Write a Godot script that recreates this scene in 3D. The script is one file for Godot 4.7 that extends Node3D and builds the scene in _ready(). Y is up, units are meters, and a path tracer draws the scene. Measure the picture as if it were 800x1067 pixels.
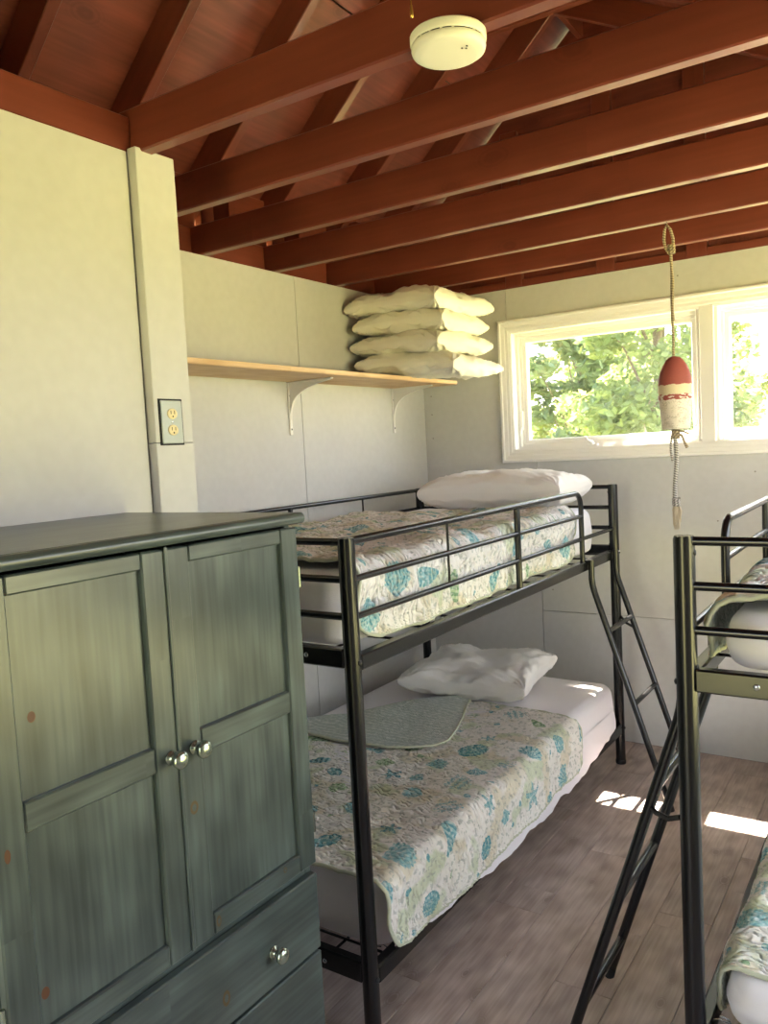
extends Node3D

# ---------------------------------------------------------------- constants (metres)
const XL := -2.294      # face of the far left wall
const XN := -1.658      # face of the near left partition
const XR := 0.72        # face of the right wall
const ZB := -3.89       # face of the back wall
const ZF := 1.30        # face of the front wall (behind the camera)
const ZP := -1.540      # end of the partition
const YJ := 2.279       # underside of the ceiling joists
const JH := 0.112       # joist depth
var rng := RandomNumberGenerator.new()
var taken := {}
var M := {}

# ---------------------------------------------------------------- node helpers
func numbered(called: String) -> String:
	if not taken.has(called):
		taken[called] = 0
		return called
	taken[called] += 1
	return "%s_%03d" % [called, taken[called]]

func tag(o: Node3D, label: String, category: String, group := "", kind := "") -> Node3D:
	if label != "": o.set_meta("label", label)
	if category != "": o.set_meta("category", category)
	if group != "": o.set_meta("group", group)
	if kind != "": o.set_meta("kind", kind)
	return o

func thing(called: String, label: String, category: String, at := Vector3.ZERO, turn := 0.0, group := "") -> Node3D:
	var o := Node3D.new()
	o.name = numbered(called)
	add_child(o)
	o.position = at
	o.rotation.y = turn
	return tag(o, label, category, group)

func struct(called: String, label: String) -> Node3D:
	var o := Node3D.new()
	o.name = called
	add_child(o)
	tag(o, label, "", "", "structure")
	return o

func part(called: String, mesh: Mesh, m: Material, parent: Node3D, xf := Transform3D()) -> MeshInstance3D:
	var o := MeshInstance3D.new()
	o.name = called if parent != self else numbered(called)
	o.mesh = mesh
	o.material_override = m
	o.transform = xf
	o.cast_shadow = GeometryInstance3D.SHADOW_CASTING_SETTING_ON
	parent.add_child(o, true)
	return o

# ---------------------------------------------------------------- geometry helpers
func begin() -> SurfaceTool:
	var st := SurfaceTool.new()
	st.begin(Mesh.PRIMITIVE_TRIANGLES)
	return st

func tri(st: SurfaceTool, p: Array, n: Array, uv: Array) -> void:
	var nn: Vector3 = n[0] + n[1] + n[2]
	var a: Vector3 = p[0]
	var b: Vector3 = p[1]
	var c: Vector3 = p[2]
	var order := [0, 1, 2]
	if (b - a).cross(c - a).dot(nn) > 0.0:
		order = [0, 2, 1]
	for i in order:
		st.set_normal(n[i])
		st.set_uv(uv[i])
		st.add_vertex(p[i])

func guv(p: Vector3, n: Vector3, a: int, off: Vector2) -> Vector2:
	var b := (a + 1) % 3
	var c := (a + 2) % 3
	if absf(n[a]) > 0.8:
		return Vector2(p[b], p[c]) + off
	if absf(n[b]) > absf(n[c]):
		return Vector2(p[a], p[c]) + off
	return Vector2(p[a], p[b]) + off

# a box with chamfered edges, grain along its longest side
func abox(st: SurfaceTool, at: Vector3, size: Vector3, bevel := 0.002, xf := Transform3D(), off := Vector2.ZERO) -> void:
	var h := size * 0.5
	var bv := minf(bevel, minf(h.x, minf(h.y, h.z)) * 0.9)
	var g := 0
	if size.y > size.x and size.y >= size.z: g = 1
	elif size.z > size.x and size.z > size.y: g = 2
	var put := func(ps: Array, n: Vector3) -> void:
		var q := []
		var uvs := []
		for p in ps:
			q.append(xf * (at + p))
			uvs.append(guv(at + p, n, g, off))
		var wn := (xf.basis * n).normalized()
		tri(st, [q[0], q[1], q[2]], [wn, wn, wn], [uvs[0], uvs[1], uvs[2]])
		if q.size() == 4:
			tri(st, [q[0], q[2], q[3]], [wn, wn, wn], [uvs[0], uvs[2], uvs[3]])
	for a in 3:
		var b := (a + 1) % 3
		var c := (a + 2) % 3
		for s in [-1.0, 1.0]:
			var n := Vector3.ZERO
			n[a] = s
			var ps := []
			for k in [[-1, -1], [1, -1], [1, 1], [-1, 1]]:
				var p := Vector3.ZERO
				p[a] = s * h[a]
				p[b] = k[0] * (h[b] - bv)
				p[c] = k[1] * (h[c] - bv)
				ps.append(p)
			put.call(ps, n)
		for s in [-1.0, 1.0]:
			for t in [-1.0, 1.0]:
				var n := Vector3.ZERO
				n[b] = s
				n[c] = t
				var ps := []
				for k in [[-1, 0], [1, 0], [1, 1], [-1, 1]]:
					var p := Vector3.ZERO
					p[a] = k[0] * (h[a] - bv)
					p[b] = s * (h[b] - (bv if k[1] == 0 else 0.0))
					p[c] = t * (h[c] - (0.0 if k[1] == 0 else bv))
					ps.append(p)
				put.call(ps, n.normalized())
	for sx in [-1.0, 1.0]:
		for sy in [-1.0, 1.0]:
			for sz in [-1.0, 1.0]:
				var s := Vector3(sx, sy, sz)
				var ps := []
				for a in 3:
					var p := Vector3.ZERO
					for b in 3:
						p[b] = s[b] * (h[b] if a == b else h[b] - bv)
					ps.append(p)
				put.call(ps, s.normalized())

func rand_off() -> Vector2:
	return Vector2(rng.randf() * 7.0, rng.randf() * 7.0)

func box_mesh(at: Vector3, size: Vector3, bevel := 0.002, xf := Transform3D(), off := Vector2.ZERO) -> ArrayMesh:
	var st := begin()
	abox(st, at, size, bevel, xf, off)
	return st.commit()

func span(a: Vector3, b: Vector3, bevel := 0.002, off := Vector2.ZERO) -> ArrayMesh:   # box from corner to corner
	return box_mesh((a + b) * 0.5, (b - a).abs(), bevel, Transform3D(), off)

# tube through points; r is a number or a list of radii
func atube(st: SurfaceTool, pts: Array, r, sides := 12, caps := true) -> void:
	var n := pts.size()
	var tang := []
	for i in n:
		var t: Vector3 = pts[mini(i + 1, n - 1)] - pts[maxi(i - 1, 0)]
		tang.append(t.normalized())
	var up: Vector3 = Vector3.UP if absf(tang[0].y) < 0.9 else Vector3.RIGHT
	var u: Vector3 = (up - tang[0] * up.dot(tang[0])).normalized()
	var rings := []
	var along := 0.0
	for i in n:
		u = (u - tang[i] * u.dot(tang[i])).normalized()
		var v: Vector3 = tang[i].cross(u)
		var rr: float = r[i] if r is Array else r
		if i > 0: along += (pts[i] - pts[i - 1]).length()
		var ring := []
		for k in sides + 1:
			var a := TAU * k / sides
			var d: Vector3 = u * cos(a) + v * sin(a)
			ring.append([pts[i] + d * rr, d, Vector2(along, a * rr)])
		rings.append(ring)
	for i in n - 1:
		for k in sides:
			var a = rings[i][k]
			var b = rings[i + 1][k]
			var c = rings[i + 1][k + 1]
			var d = rings[i][k + 1]
			tri(st, [a[0], b[0], c[0]], [a[1], b[1], c[1]], [a[2], b[2], c[2]])
			tri(st, [a[0], c[0], d[0]], [a[1], c[1], d[1]], [a[2], c[2], d[2]])
	if caps:
		for e in [0, n - 1]:
			var nn: Vector3 = tang[e] * (-1.0 if e == 0 else 1.0)
			for k in sides:
				tri(st, [pts[e], rings[e][k][0], rings[e][k + 1][0]], [nn, nn, nn], [Vector2.ZERO, Vector2.ZERO, Vector2.ZERO])

func tube(pts: Array, r, sides := 12) -> ArrayMesh:
	var st := begin()
	atube(st, pts, r, sides)
	return st.commit()

# solid of revolution about y, profile of Vector2(radius, y) from bottom to top
func alathe(st: SurfaceTool, prof: Array, sides := 32, xf := Transform3D()) -> void:
	var n := prof.size()
	var nor := []
	for i in n:
		var t: Vector2 = prof[mini(i + 1, n - 1)] - prof[maxi(i - 1, 0)]
		nor.append(Vector2(t.y, -t.x).normalized())
	for i in n - 1:
		for k in sides:
			var q := []
			for e in [[i, k], [i + 1, k], [i + 1, k + 1], [i, k + 1]]:
				var a: float = TAU * e[1] / sides
				var p: Vector2 = prof[e[0]]
				var m: Vector2 = nor[e[0]]
				q.append([xf * Vector3(p.x * cos(a), p.y, p.x * sin(a)), (xf.basis * Vector3(m.x * cos(a), m.y, m.x * sin(a))).normalized(), Vector2(float(e[1]) / sides, float(e[0]) / (n - 1))])
			tri(st, [q[0][0], q[1][0], q[2][0]], [q[0][1], q[1][1], q[2][1]], [q[0][2], q[1][2], q[2][2]])
			tri(st, [q[0][0], q[2][0], q[3][0]], [q[0][1], q[2][1], q[3][1]], [q[0][2], q[2][2], q[3][2]])

func lathe(prof: Array, sides := 32, xf := Transform3D()) -> ArrayMesh:
	var st := begin()
	alathe(st, prof, sides, xf)
	return st.commit()

# a sheet from a table of points [row][column] with uvs, smooth normals
func asheet(st: SurfaceTool, P: Array, UV: Array, flip := false) -> void:
	var rows := P.size()
	var cols: int = P[0].size()
	var N := []
	for i in rows:
		var line := PackedVector3Array()
		line.resize(cols)
		for j in cols:
			var du: Vector3 = P[i][mini(j + 1, cols - 1)] - P[i][maxi(j - 1, 0)]
			var dv: Vector3 = P[mini(i + 1, rows - 1)][j] - P[maxi(i - 1, 0)][j]
			var nn := dv.cross(du).normalized()
			line[j] = nn if flip else -nn
		N.append(line)
	for i in rows - 1:
		for j in cols - 1:
			var ids := [[i, j], [i + 1, j], [i + 1, j + 1], [i, j + 1]]
			if flip: ids = [[i, j], [i, j + 1], [i + 1, j + 1], [i + 1, j]]
			for k in [0, 1, 2, 0, 2, 3]:
				var e = ids[k]
				st.set_normal(N[e[0]][e[1]])
				st.set_uv(UV[e[0]][e[1]])
				st.add_vertex(P[e[0]][e[1]])

# slab with round corners and soft edges (mattresses)
func mattress_mesh(sx: float, sz: float, h: float, rc: float, re: float, seed_: int) -> ArrayMesh:
	var nz := FastNoiseLite.new()
	nz.seed = seed_
	nz.frequency = 3.0
	var ring := func(inset: float) -> Array:
		var out := []
		var r := maxf(rc - inset, 0.004)
		var hx := sx * 0.5 - inset
		var hz := sz * 0.5 - inset
		for c in 4:
			var cx: float = (hx - r) * [1, -1, -1, 1][c]
			var cz: float = (hz - r) * [1, 1, -1, -1][c]
			for k in 7:
				var a := PI / 2 * (c + k / 6.0)
				out.append(Vector2(cx + r * cos(a), cz + r * sin(a)))
			var nx: Vector2 = Vector2((hx - r) * [-1, -1, 1, 1][c], (hz - r) * [1, -1, -1, 1][c])
			var a2 := PI / 2 * (c + 1)
			var nextp := nx + Vector2(cos(a2), sin(a2)) * r
			var last: Vector2 = out[-1]
			for k in range(1, 16):
				out.append(last.lerp(nextp, k / 16.0))
		out.append(out[0])
		return out
	var P := []
	var UV := []
	var prof := [[re * 0.6, 0.0]]
	for k in 6:
		var a := PI / 2 * k / 5.0
		prof.append([re * 0.6 * (1 - sin(a)), re * 0.6 * (1 - cos(a))])
	for k in range(1, 5):
		prof.append([-0.006 * sin(PI * k / 5.0), lerpf(re * 0.6, h - re, k / 5.0)])
	for k in 8:
		var a := PI / 2 * k / 7.0
		prof.append([re * (1 - cos(a)), h - re + re * sin(a)])
	for k in range(1, 10):
		prof.append([lerpf(re, minf(sx, sz) * 0.5 - 0.01, k / 9.0), h + 0.008 * sin(PI * 0.5 * k / 9.0)])
	for q in prof:
		var line := []
		var uvl := []
		for p in ring.call(q[0]):
			var y: float = q[1] + nz.get_noise_2d(p.x, p.y) * 0.004 * (1.0 if q[1] > 0.02 else 0.0)
			line.append(Vector3(p.x, y, p.y))
			uvl.append(Vector2(p.x + p.y * 0.3, p.y + y))
		P.append(line)
		UV.append(uvl)
	var st := begin()
	asheet(st, P, UV, true)
	return st.commit()

# pillow: length along x, width along z, flat seam in the middle, soft pointed corners
func pillow_mesh(lx: float, lz: float, th: float, seed_: int, sag := 0.0, crease := 1.0) -> ArrayMesh:
	var n1 := FastNoiseLite.new()
	n1.seed = seed_
	n1.frequency = 4.0
	var n2 := FastNoiseLite.new()
	n2.seed = seed_ + 7
	n2.frequency = 13.0
	var st := begin()
	var NU := 52
	var NV := 40
	for side in [1.0, -1.0]:
		var P := []
		var UV := []
		for i in NV + 1:
			var v := 2.0 * i / NV - 1.0
			v = sin(v * PI / 2 * 0.96) / sin(PI / 2 * 0.96)
			var line := []
			var uvl := []
			for j in NU + 1:
				var u := 2.0 * j / NU - 1.0
				u = sin(u * PI / 2 * 0.96) / sin(PI / 2 * 0.96)
				var fu := maxf(0.0, 1 - pow(absf(u), 3.4))
				var fv := maxf(0.0, 1 - pow(absf(v), 3.4))
				var body := pow(fu * fv, 0.29)
				var px := u * lx * 0.5 * (1.0 - 0.07 * (1 - v * v) * absf(u))
				var pz := v * lz * 0.5 * (1.0 - 0.08 * (1 - u * u) * absf(v))
				# fabric gathers near the seam and radiates from the corners
				var edge := maxf(absf(u), absf(v))
				var ang := atan2(absf(v) - 1.0, absf(u) - 1.0)
				var w := sin(ang * 17.0 + n1.get_noise_2d(px * 2, pz * 2) * 4.0) * 0.0075 * pow(edge, 3.0) * minf(1.0, body * 2.2)
				w += n1.get_noise_3d(px, pz, side) * 0.024 * body + absf(n2.get_noise_3d(px * 0.7, pz * 1.4, side * 3.0)) * -0.014 * body
				var y: float = side * (th * 0.5 * body + w * crease) + sag * (u * u * 0.7 + v * v * 0.3)
				y += n1.get_noise_2d(px + 3.0, pz) * 0.012
				line.append(Vector3(px, y, pz))
				uvl.append(Vector2(px, pz))
			P.append(line)
			UV.append(uvl)
		asheet(st, P, UV, side > 0)
	return st.commit()

# mitred frame in the XY plane: profile of [inset, proud]
func aframe(st: SurfaceTool, x0: float, y0: float, x1: float, y1: float, z: float, prof: Array) -> void:
	for k in prof.size() - 1:
		var a = prof[k]
		var b = prof[k + 1]
		var ca := [Vector3(x0 + a[0], y0 + a[0], z + a[1]), Vector3(x1 - a[0], y0 + a[0], z + a[1]), Vector3(x1 - a[0], y1 - a[0], z + a[1]), Vector3(x0 + a[0], y1 - a[0], z + a[1])]
		var cb := [Vector3(x0 + b[0], y0 + b[0], z + b[1]), Vector3(x1 - b[0], y0 + b[0], z + b[1]), Vector3(x1 - b[0], y1 - b[0], z + b[1]), Vector3(x0 + b[0], y1 - b[0], z + b[1])]
		var inward := [Vector3(0, 1, 0), Vector3(-1, 0, 0), Vector3(0, -1, 0), Vector3(1, 0, 0)]
		for s in 4:
			var t := (s + 1) % 4
			var dz: float = b[1] - a[1]
			var di: float = b[0] - a[0]
			var n: Vector3 = (Vector3(0, 0, di) - inward[s] * dz).normalized()
			var q := [ca[s], ca[t], cb[t], cb[s]]
			tri(st, [q[0], q[1], q[2]], [n, n, n], [Vector2(q[0].x, q[0].y), Vector2(q[1].x, q[1].y), Vector2(q[2].x, q[2].y)])
			tri(st, [q[0], q[2], q[3]], [n, n, n], [Vector2(q[0].x, q[0].y), Vector2(q[2].x, q[2].y), Vector2(q[3].x, q[3].y)])

func frame(x0: float, y0: float, x1: float, y1: float, z: float, prof: Array) -> ArrayMesh:
	var st := begin()
	aframe(st, x0, y0, x1, y1, z, prof)
	return st.commit()

# ---------------------------------------------------------------- textures and materials
func noise(seed_: int, f: float, oct := 3, type := FastNoiseLite.TYPE_SIMPLEX_SMOOTH) -> FastNoiseLite:
	var n := FastNoiseLite.new()
	n.seed = seed_
	n.frequency = f
	n.noise_type = type
	n.fractal_octaves = oct
	return n

func image_tex(w: int, h: int, fn: Callable) -> ImageTexture:
	var bytes := PackedByteArray()
	bytes.resize(w * h * 3)
	var at := 0
	for y in h:
		for x in w:
			var c: Color = fn.call(x, y)
			bytes[at] = int(clampf(c.r, 0, 1) * 255)
			bytes[at + 1] = int(clampf(c.g, 0, 1) * 255)
			bytes[at + 2] = int(clampf(c.b, 0, 1) * 255)
			at += 3
	return ImageTexture.create_from_image(Image.create_from_data(w, h, false, Image.FORMAT_RGB8, bytes))

func normal_tex(w: int, h: int, fn: Callable, strength: float) -> ImageTexture:
	var bytes := PackedByteArray()
	bytes.resize(w * h)
	var at := 0
	for y in h:
		for x in w:
			bytes[at] = int(clampf(fn.call(x, y), 0, 1) * 255)
			at += 1
	var im := Image.create_from_data(w, h, false, Image.FORMAT_L8, bytes)
	im.convert(Image.FORMAT_RGBA8)
	im.bump_map_to_normal_map(strength)
	return ImageTexture.create_from_image(im)

func mat(called: String, c: Color, rough := 0.6, metal := 0.0) -> StandardMaterial3D:
	var m := StandardMaterial3D.new()
	m.resource_name = called
	m.albedo_color = c
	m.roughness = rough
	m.metallic = metal
	M[called] = m
	return m

func textured(called: String, t: Texture2D, rough: float, scale: Vector3, tri_ := false) -> StandardMaterial3D:
	var m := mat(called, Color.WHITE, rough)
	m.albedo_texture = t
	m.uv1_scale = scale
	m.uv1_triplanar = tri_
	return m

# grain picture: long fibres along u, with knots
func grain(w: int, h: int, seed_: int, dark: Color, light: Color, knots: int, fibre := 1.0, blotch := 0.3) -> ImageTexture:
	var a := noise(seed_, 0.012, 3)
	var b := noise(seed_ + 1, 0.05, 3)
	var c := noise(seed_ + 2, 0.008, 2)
	var r := RandomNumberGenerator.new()
	r.seed = seed_
	var ks := []
	for k in knots:
		ks.append([r.randf() * w, r.randf() * h, r.randf_range(5, 11)])
	return image_tex(w, h, func(x: int, y: int) -> Color:
		var yy := float(y)
		var dk := 0.0
		for k in ks:
			var dx: float = (x - k[0]) / (k[2] * 1.8)
			var dy: float = (y - k[1]) / k[2]
			var d := dx * dx + dy * dy
			if d < 14.0:
				var g := exp(-d * 0.45)
				yy += (1.0 if dy > 0 else -1.0) * g * k[2] * 0.9
				dk += g * (0.55 + 0.3 * sin(d * 5.0))
		var t := 0.5 + 0.42 * fibre * b.get_noise_2d(x * 0.09, yy * 2.2) + 0.3 * fibre * a.get_noise_2d(x * 0.35, yy * 3.2) + blotch * c.get_noise_2d(x, yy * 1.6)
		return dark.lerp(light, clampf(t - dk, 0, 1)))

func make_materials() -> void:
	# white wall board, faint mottling of the paint
	var wn := noise(11, 0.01, 4)
	var wn2 := noise(12, 0.12, 2)
	var wall_t := image_tex(256, 256, func(x: int, y: int) -> Color:
		var t := wn.get_noise_2d(x, y) * 0.018 + wn2.get_noise_2d(x, y) * 0.012
		return Color(0.778 + t, 0.772 + t, 0.752 + t))
	textured("wall_paint", wall_t, 0.55, Vector3(0.7, 0.7, 0.7), true)
	mat("trim_paint", Color(0.93, 0.92, 0.90), 0.35)
	mat("seam", Color(0.55, 0.53, 0.49), 0.8)
	# barn-red paint over rough timber
	textured("red_paint", grain(512, 256, 21, Color(0.395, 0.18, 0.135), Color(0.485, 0.24, 0.185), 5, 0.6, 0.3), 0.34, Vector3(0.8, 1.6, 1))
	textured("red_sheathing", grain(512, 512, 22, Color(0.375, 0.16, 0.125), Color(0.51, 0.25, 0.205), 9, 0.85, 0.5), 0.5, Vector3(0.8, 0.8, 1))
	# floor planks, three tones
	textured("floor_plank_a", grain(1024, 256, 31, Color(0.58, 0.51, 0.48), Color(0.82, 0.755, 0.725), 7, 0.6, 0.4), 0.34, Vector3(0.75, 3.2, 1))
	textured("floor_plank_b", grain(1024, 256, 32, Color(0.59, 0.515, 0.475), Color(0.80, 0.73, 0.70), 6, 0.6, 0.4), 0.36, Vector3(0.75, 3.2, 1))
	textured("floor_plank_c", grain(1024, 256, 33, Color(0.565, 0.50, 0.47), Color(0.79, 0.73, 0.71), 8, 0.6, 0.4), 0.34, Vector3(0.75, 3.2, 1))
	mat("subfloor", Color(0.16, 0.13, 0.12), 0.9)
	# brushed grey-green stain of the wardrobe
	textured("wardrobe_stain", grain(512, 512, 41, Color(0.195, 0.225, 0.217), Color(0.345, 0.388, 0.370), 0, 0.75, 0.4), 0.3, Vector3(1.3, 1.3, 1))
	mat("knot_brown", Color(0.36, 0.21, 0.10), 0.5)
	mat("knot_ring", Color(0.34, 0.27, 0.14), 0.5)
	mat("knob_metal", Color(0.62, 0.66, 0.60), 0.22, 0.85)
	# pine shelf
	textured("pine", grain(512, 256, 51, Color(0.77, 0.60, 0.42), Color(0.93, 0.82, 0.66), 4, 0.6, 0.3), 0.55, Vector3(0.9, 1.8, 1))
	mat("bracket_paint", Color(0.90, 0.89, 0.87), 0.4)
	mat("steel_plate", Color(0.66, 0.68, 0.65), 0.3, 0.35)
	mat("ivory_plastic", Color(0.86, 0.80, 0.60), 0.35)
	mat("slot_dark", Color(0.05, 0.045, 0.04), 0.7)
	mat("white_plastic", Color(0.90, 0.89, 0.84), 0.4)
	mat("brass", Color(0.80, 0.66, 0.36), 0.3, 0.9)
	# black enamelled tube
	mat("black_enamel", Color(0.06, 0.06, 0.065), 0.26)
	mat("zinc", Color(0.72, 0.74, 0.76), 0.25, 0.9)
	mat("black_plastic", Color(0.07, 0.07, 0.07), 0.5)
	# cloth
	var cn := noise(61, 0.11, 2)
	var weave := normal_tex(256, 256, func(x: int, y: int) -> float:
		return 0.5 + 0.12 * sin(x * TAU / 4.0) * sin(y * TAU / 4.0) + 0.25 * cn.get_noise_2d(x, y), 1.2)
	for e in [["sheet_white", Color(0.90, 0.885, 0.90)], ["pillow_white", Color(0.90, 0.885, 0.865)], ["pillow_cream", Color(0.915, 0.895, 0.835)]]:
		var m := mat(e[0], e[1], 0.85)
		m.normal_enabled = true
		m.normal_texture = weave
		m.normal_scale = 0.35
		m.uv1_scale = Vector3(4, 4, 1)
		m.rim_enabled = true
		m.rim = 0.15
	# quilt stitching: wavy channels across the bed
	var qa := noise(71, 0.010, 2)
	var qb := noise(72, 0.035, 2)
	var stitch := normal_tex(1024, 1024, func(x: int, y: int) -> float:
		var p := y + 16.0 * qa.get_noise_2d(x * 1.6, y * 1.6) + 6.0 * qb.get_noise_2d(x, y * 0.6)
		var s := absf(sin(p * PI / 13.0))
		return 0.08 + 0.72 * pow(s, 0.55) + 0.25 * qb.get_noise_2d(x, y), 6.5)
	var q := textured("quilt_print", quilt_print(), 0.9, Vector3(1 / 1.4, 1 / 1.4, 1))
	q.normal_enabled = true
	q.normal_texture = stitch
	q.normal_scale = 1.0
	var qg := noise(73, 0.02, 3)
	var back := image_tex(512, 512, func(x: int, y: int) -> Color:
		var v := y + 5.0 * qg.get_noise_2d(x, y)
		var s := 0.5 + 0.5 * sin(v * TAU / 17.0)
		var t := qg.get_noise_2d(x * 3.0, y * 3.0)
		return Color(0.70, 0.735, 0.70).lerp(Color(0.83, 0.84, 0.81), clampf(s * 0.7 + t, 0, 1)))
	var qk := textured("quilt_back", back, 0.9, Vector3(1.4, 1.4, 1))
	qk.normal_enabled = true
	qk.normal_texture = stitch
	mat("quilt_binding", Color(0.74, 0.75, 0.66), 0.9)
	# buoy
	var bn := noise(81, 0.03, 4)
	var bn2 := noise(82, 0.15, 2)
	var buoy_t := image_tex(256, 256, func(x: int, y: int) -> Color:
		var h := y / 256.0 + bn.get_noise_2d(x * 2.0, 3.0) * 0.018      # 0 = foot, 1 = top
		var cream := Color(0.83, 0.775, 0.66)
		var red := Color(0.58, 0.29, 0.265)
		var white := Color(0.86, 0.82, 0.775)
		var worn := bn2.get_noise_2d(x, y) + bn.get_noise_2d(x * 1.5, y * 1.5)
		var c := white
		if h > 0.605: c = red
		elif h > 0.475: c = cream
		elif h > 0.405: c = red if bn.get_noise_2d(x * 1.2 + 900.0, y * 2.5) + 0.3 * bn2.get_noise_2d(x, y) < 0.10 else white
		if h < 0.405 and worn > 0.33: c = c.lerp(Color(0.68, 0.64, 0.58), 0.6)
		var t := bn2.get_noise_2d(x * 1.5, y * 1.5) * 0.04
		return Color(c.r + t, c.g + t, c.b + t))
	textured("buoy_paint", buoy_t, 0.7, Vector3(1, 1, 1))
	var rn := noise(91, 0.2, 2)
	var rope_t := image_tex(128, 64, func(x: int, y: int) -> Color:
		var s := 0.5 + 0.5 * sin((x / 16.0 + y / 64.0) * TAU)
		var t := rn.get_noise_2d(x, y) * 0.1
		return Color(0.47 + t, 0.41 + t, 0.33 + t).lerp(Color(0.70 + t, 0.64 + t, 0.53 + t), s))
	textured("rope_tan", rope_t, 0.9, Vector3(14, 30, 1))
	var rope_w := image_tex(128, 64, func(x: int, y: int) -> Color:
		var s := 0.5 + 0.5 * sin((x / 16.0 + y / 64.0) * TAU)
		return Color(0.42, 0.40, 0.38).lerp(Color(0.80, 0.78, 0.74), s))
	textured("rope_white", rope_w, 0.9, Vector3(14, 30, 1))
	mat("rope_frayed", Color(0.76, 0.70, 0.60), 0.95)
	# window glass with a little dust
	var g := mat("window_glass", Color(0.97, 0.99, 0.98, 0.03), 0.02)
	g.transparency = BaseMaterial3D.TRANSPARENCY_ALPHA
	# garden
	var gn := noise(95, 0.02, 4)
	var lawn := image_tex(256, 256, func(x: int, y: int) -> Color:
		var t := 0.5 + 0.6 * gn.get_noise_2d(x, y)
		return Color(0.47, 0.468, 0.29).lerp(Color(0.595, 0.582, 0.39), clampf(t, 0, 1)))
	textured("lawn", lawn, 0.95, Vector3(0.25, 0.25, 0.25), true)
	for e in [["leaf_green", Color(0.185, 0.28, 0.19)], ["leaf_light", Color(0.355, 0.395, 0.17)], ["leaf_blue", Color(0.19, 0.29, 0.235)]]:
		var m := mat(e[0], e[1], 0.6)
		m.cull_mode = BaseMaterial3D.CULL_DISABLED
		m.backlight_enabled = true
		m.backlight = Color(0.5, 0.55, 0.3)
	mat("bark", Color(0.36, 0.32, 0.29), 0.95)
	mat("siding", Color(0.60, 0.58, 0.54), 0.7)
	mat("shingle", Color(0.25, 0.24, 0.23), 0.95)
	mat("bulb_glass", Color(0.93, 0.92, 0.88), 0.3)

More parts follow.
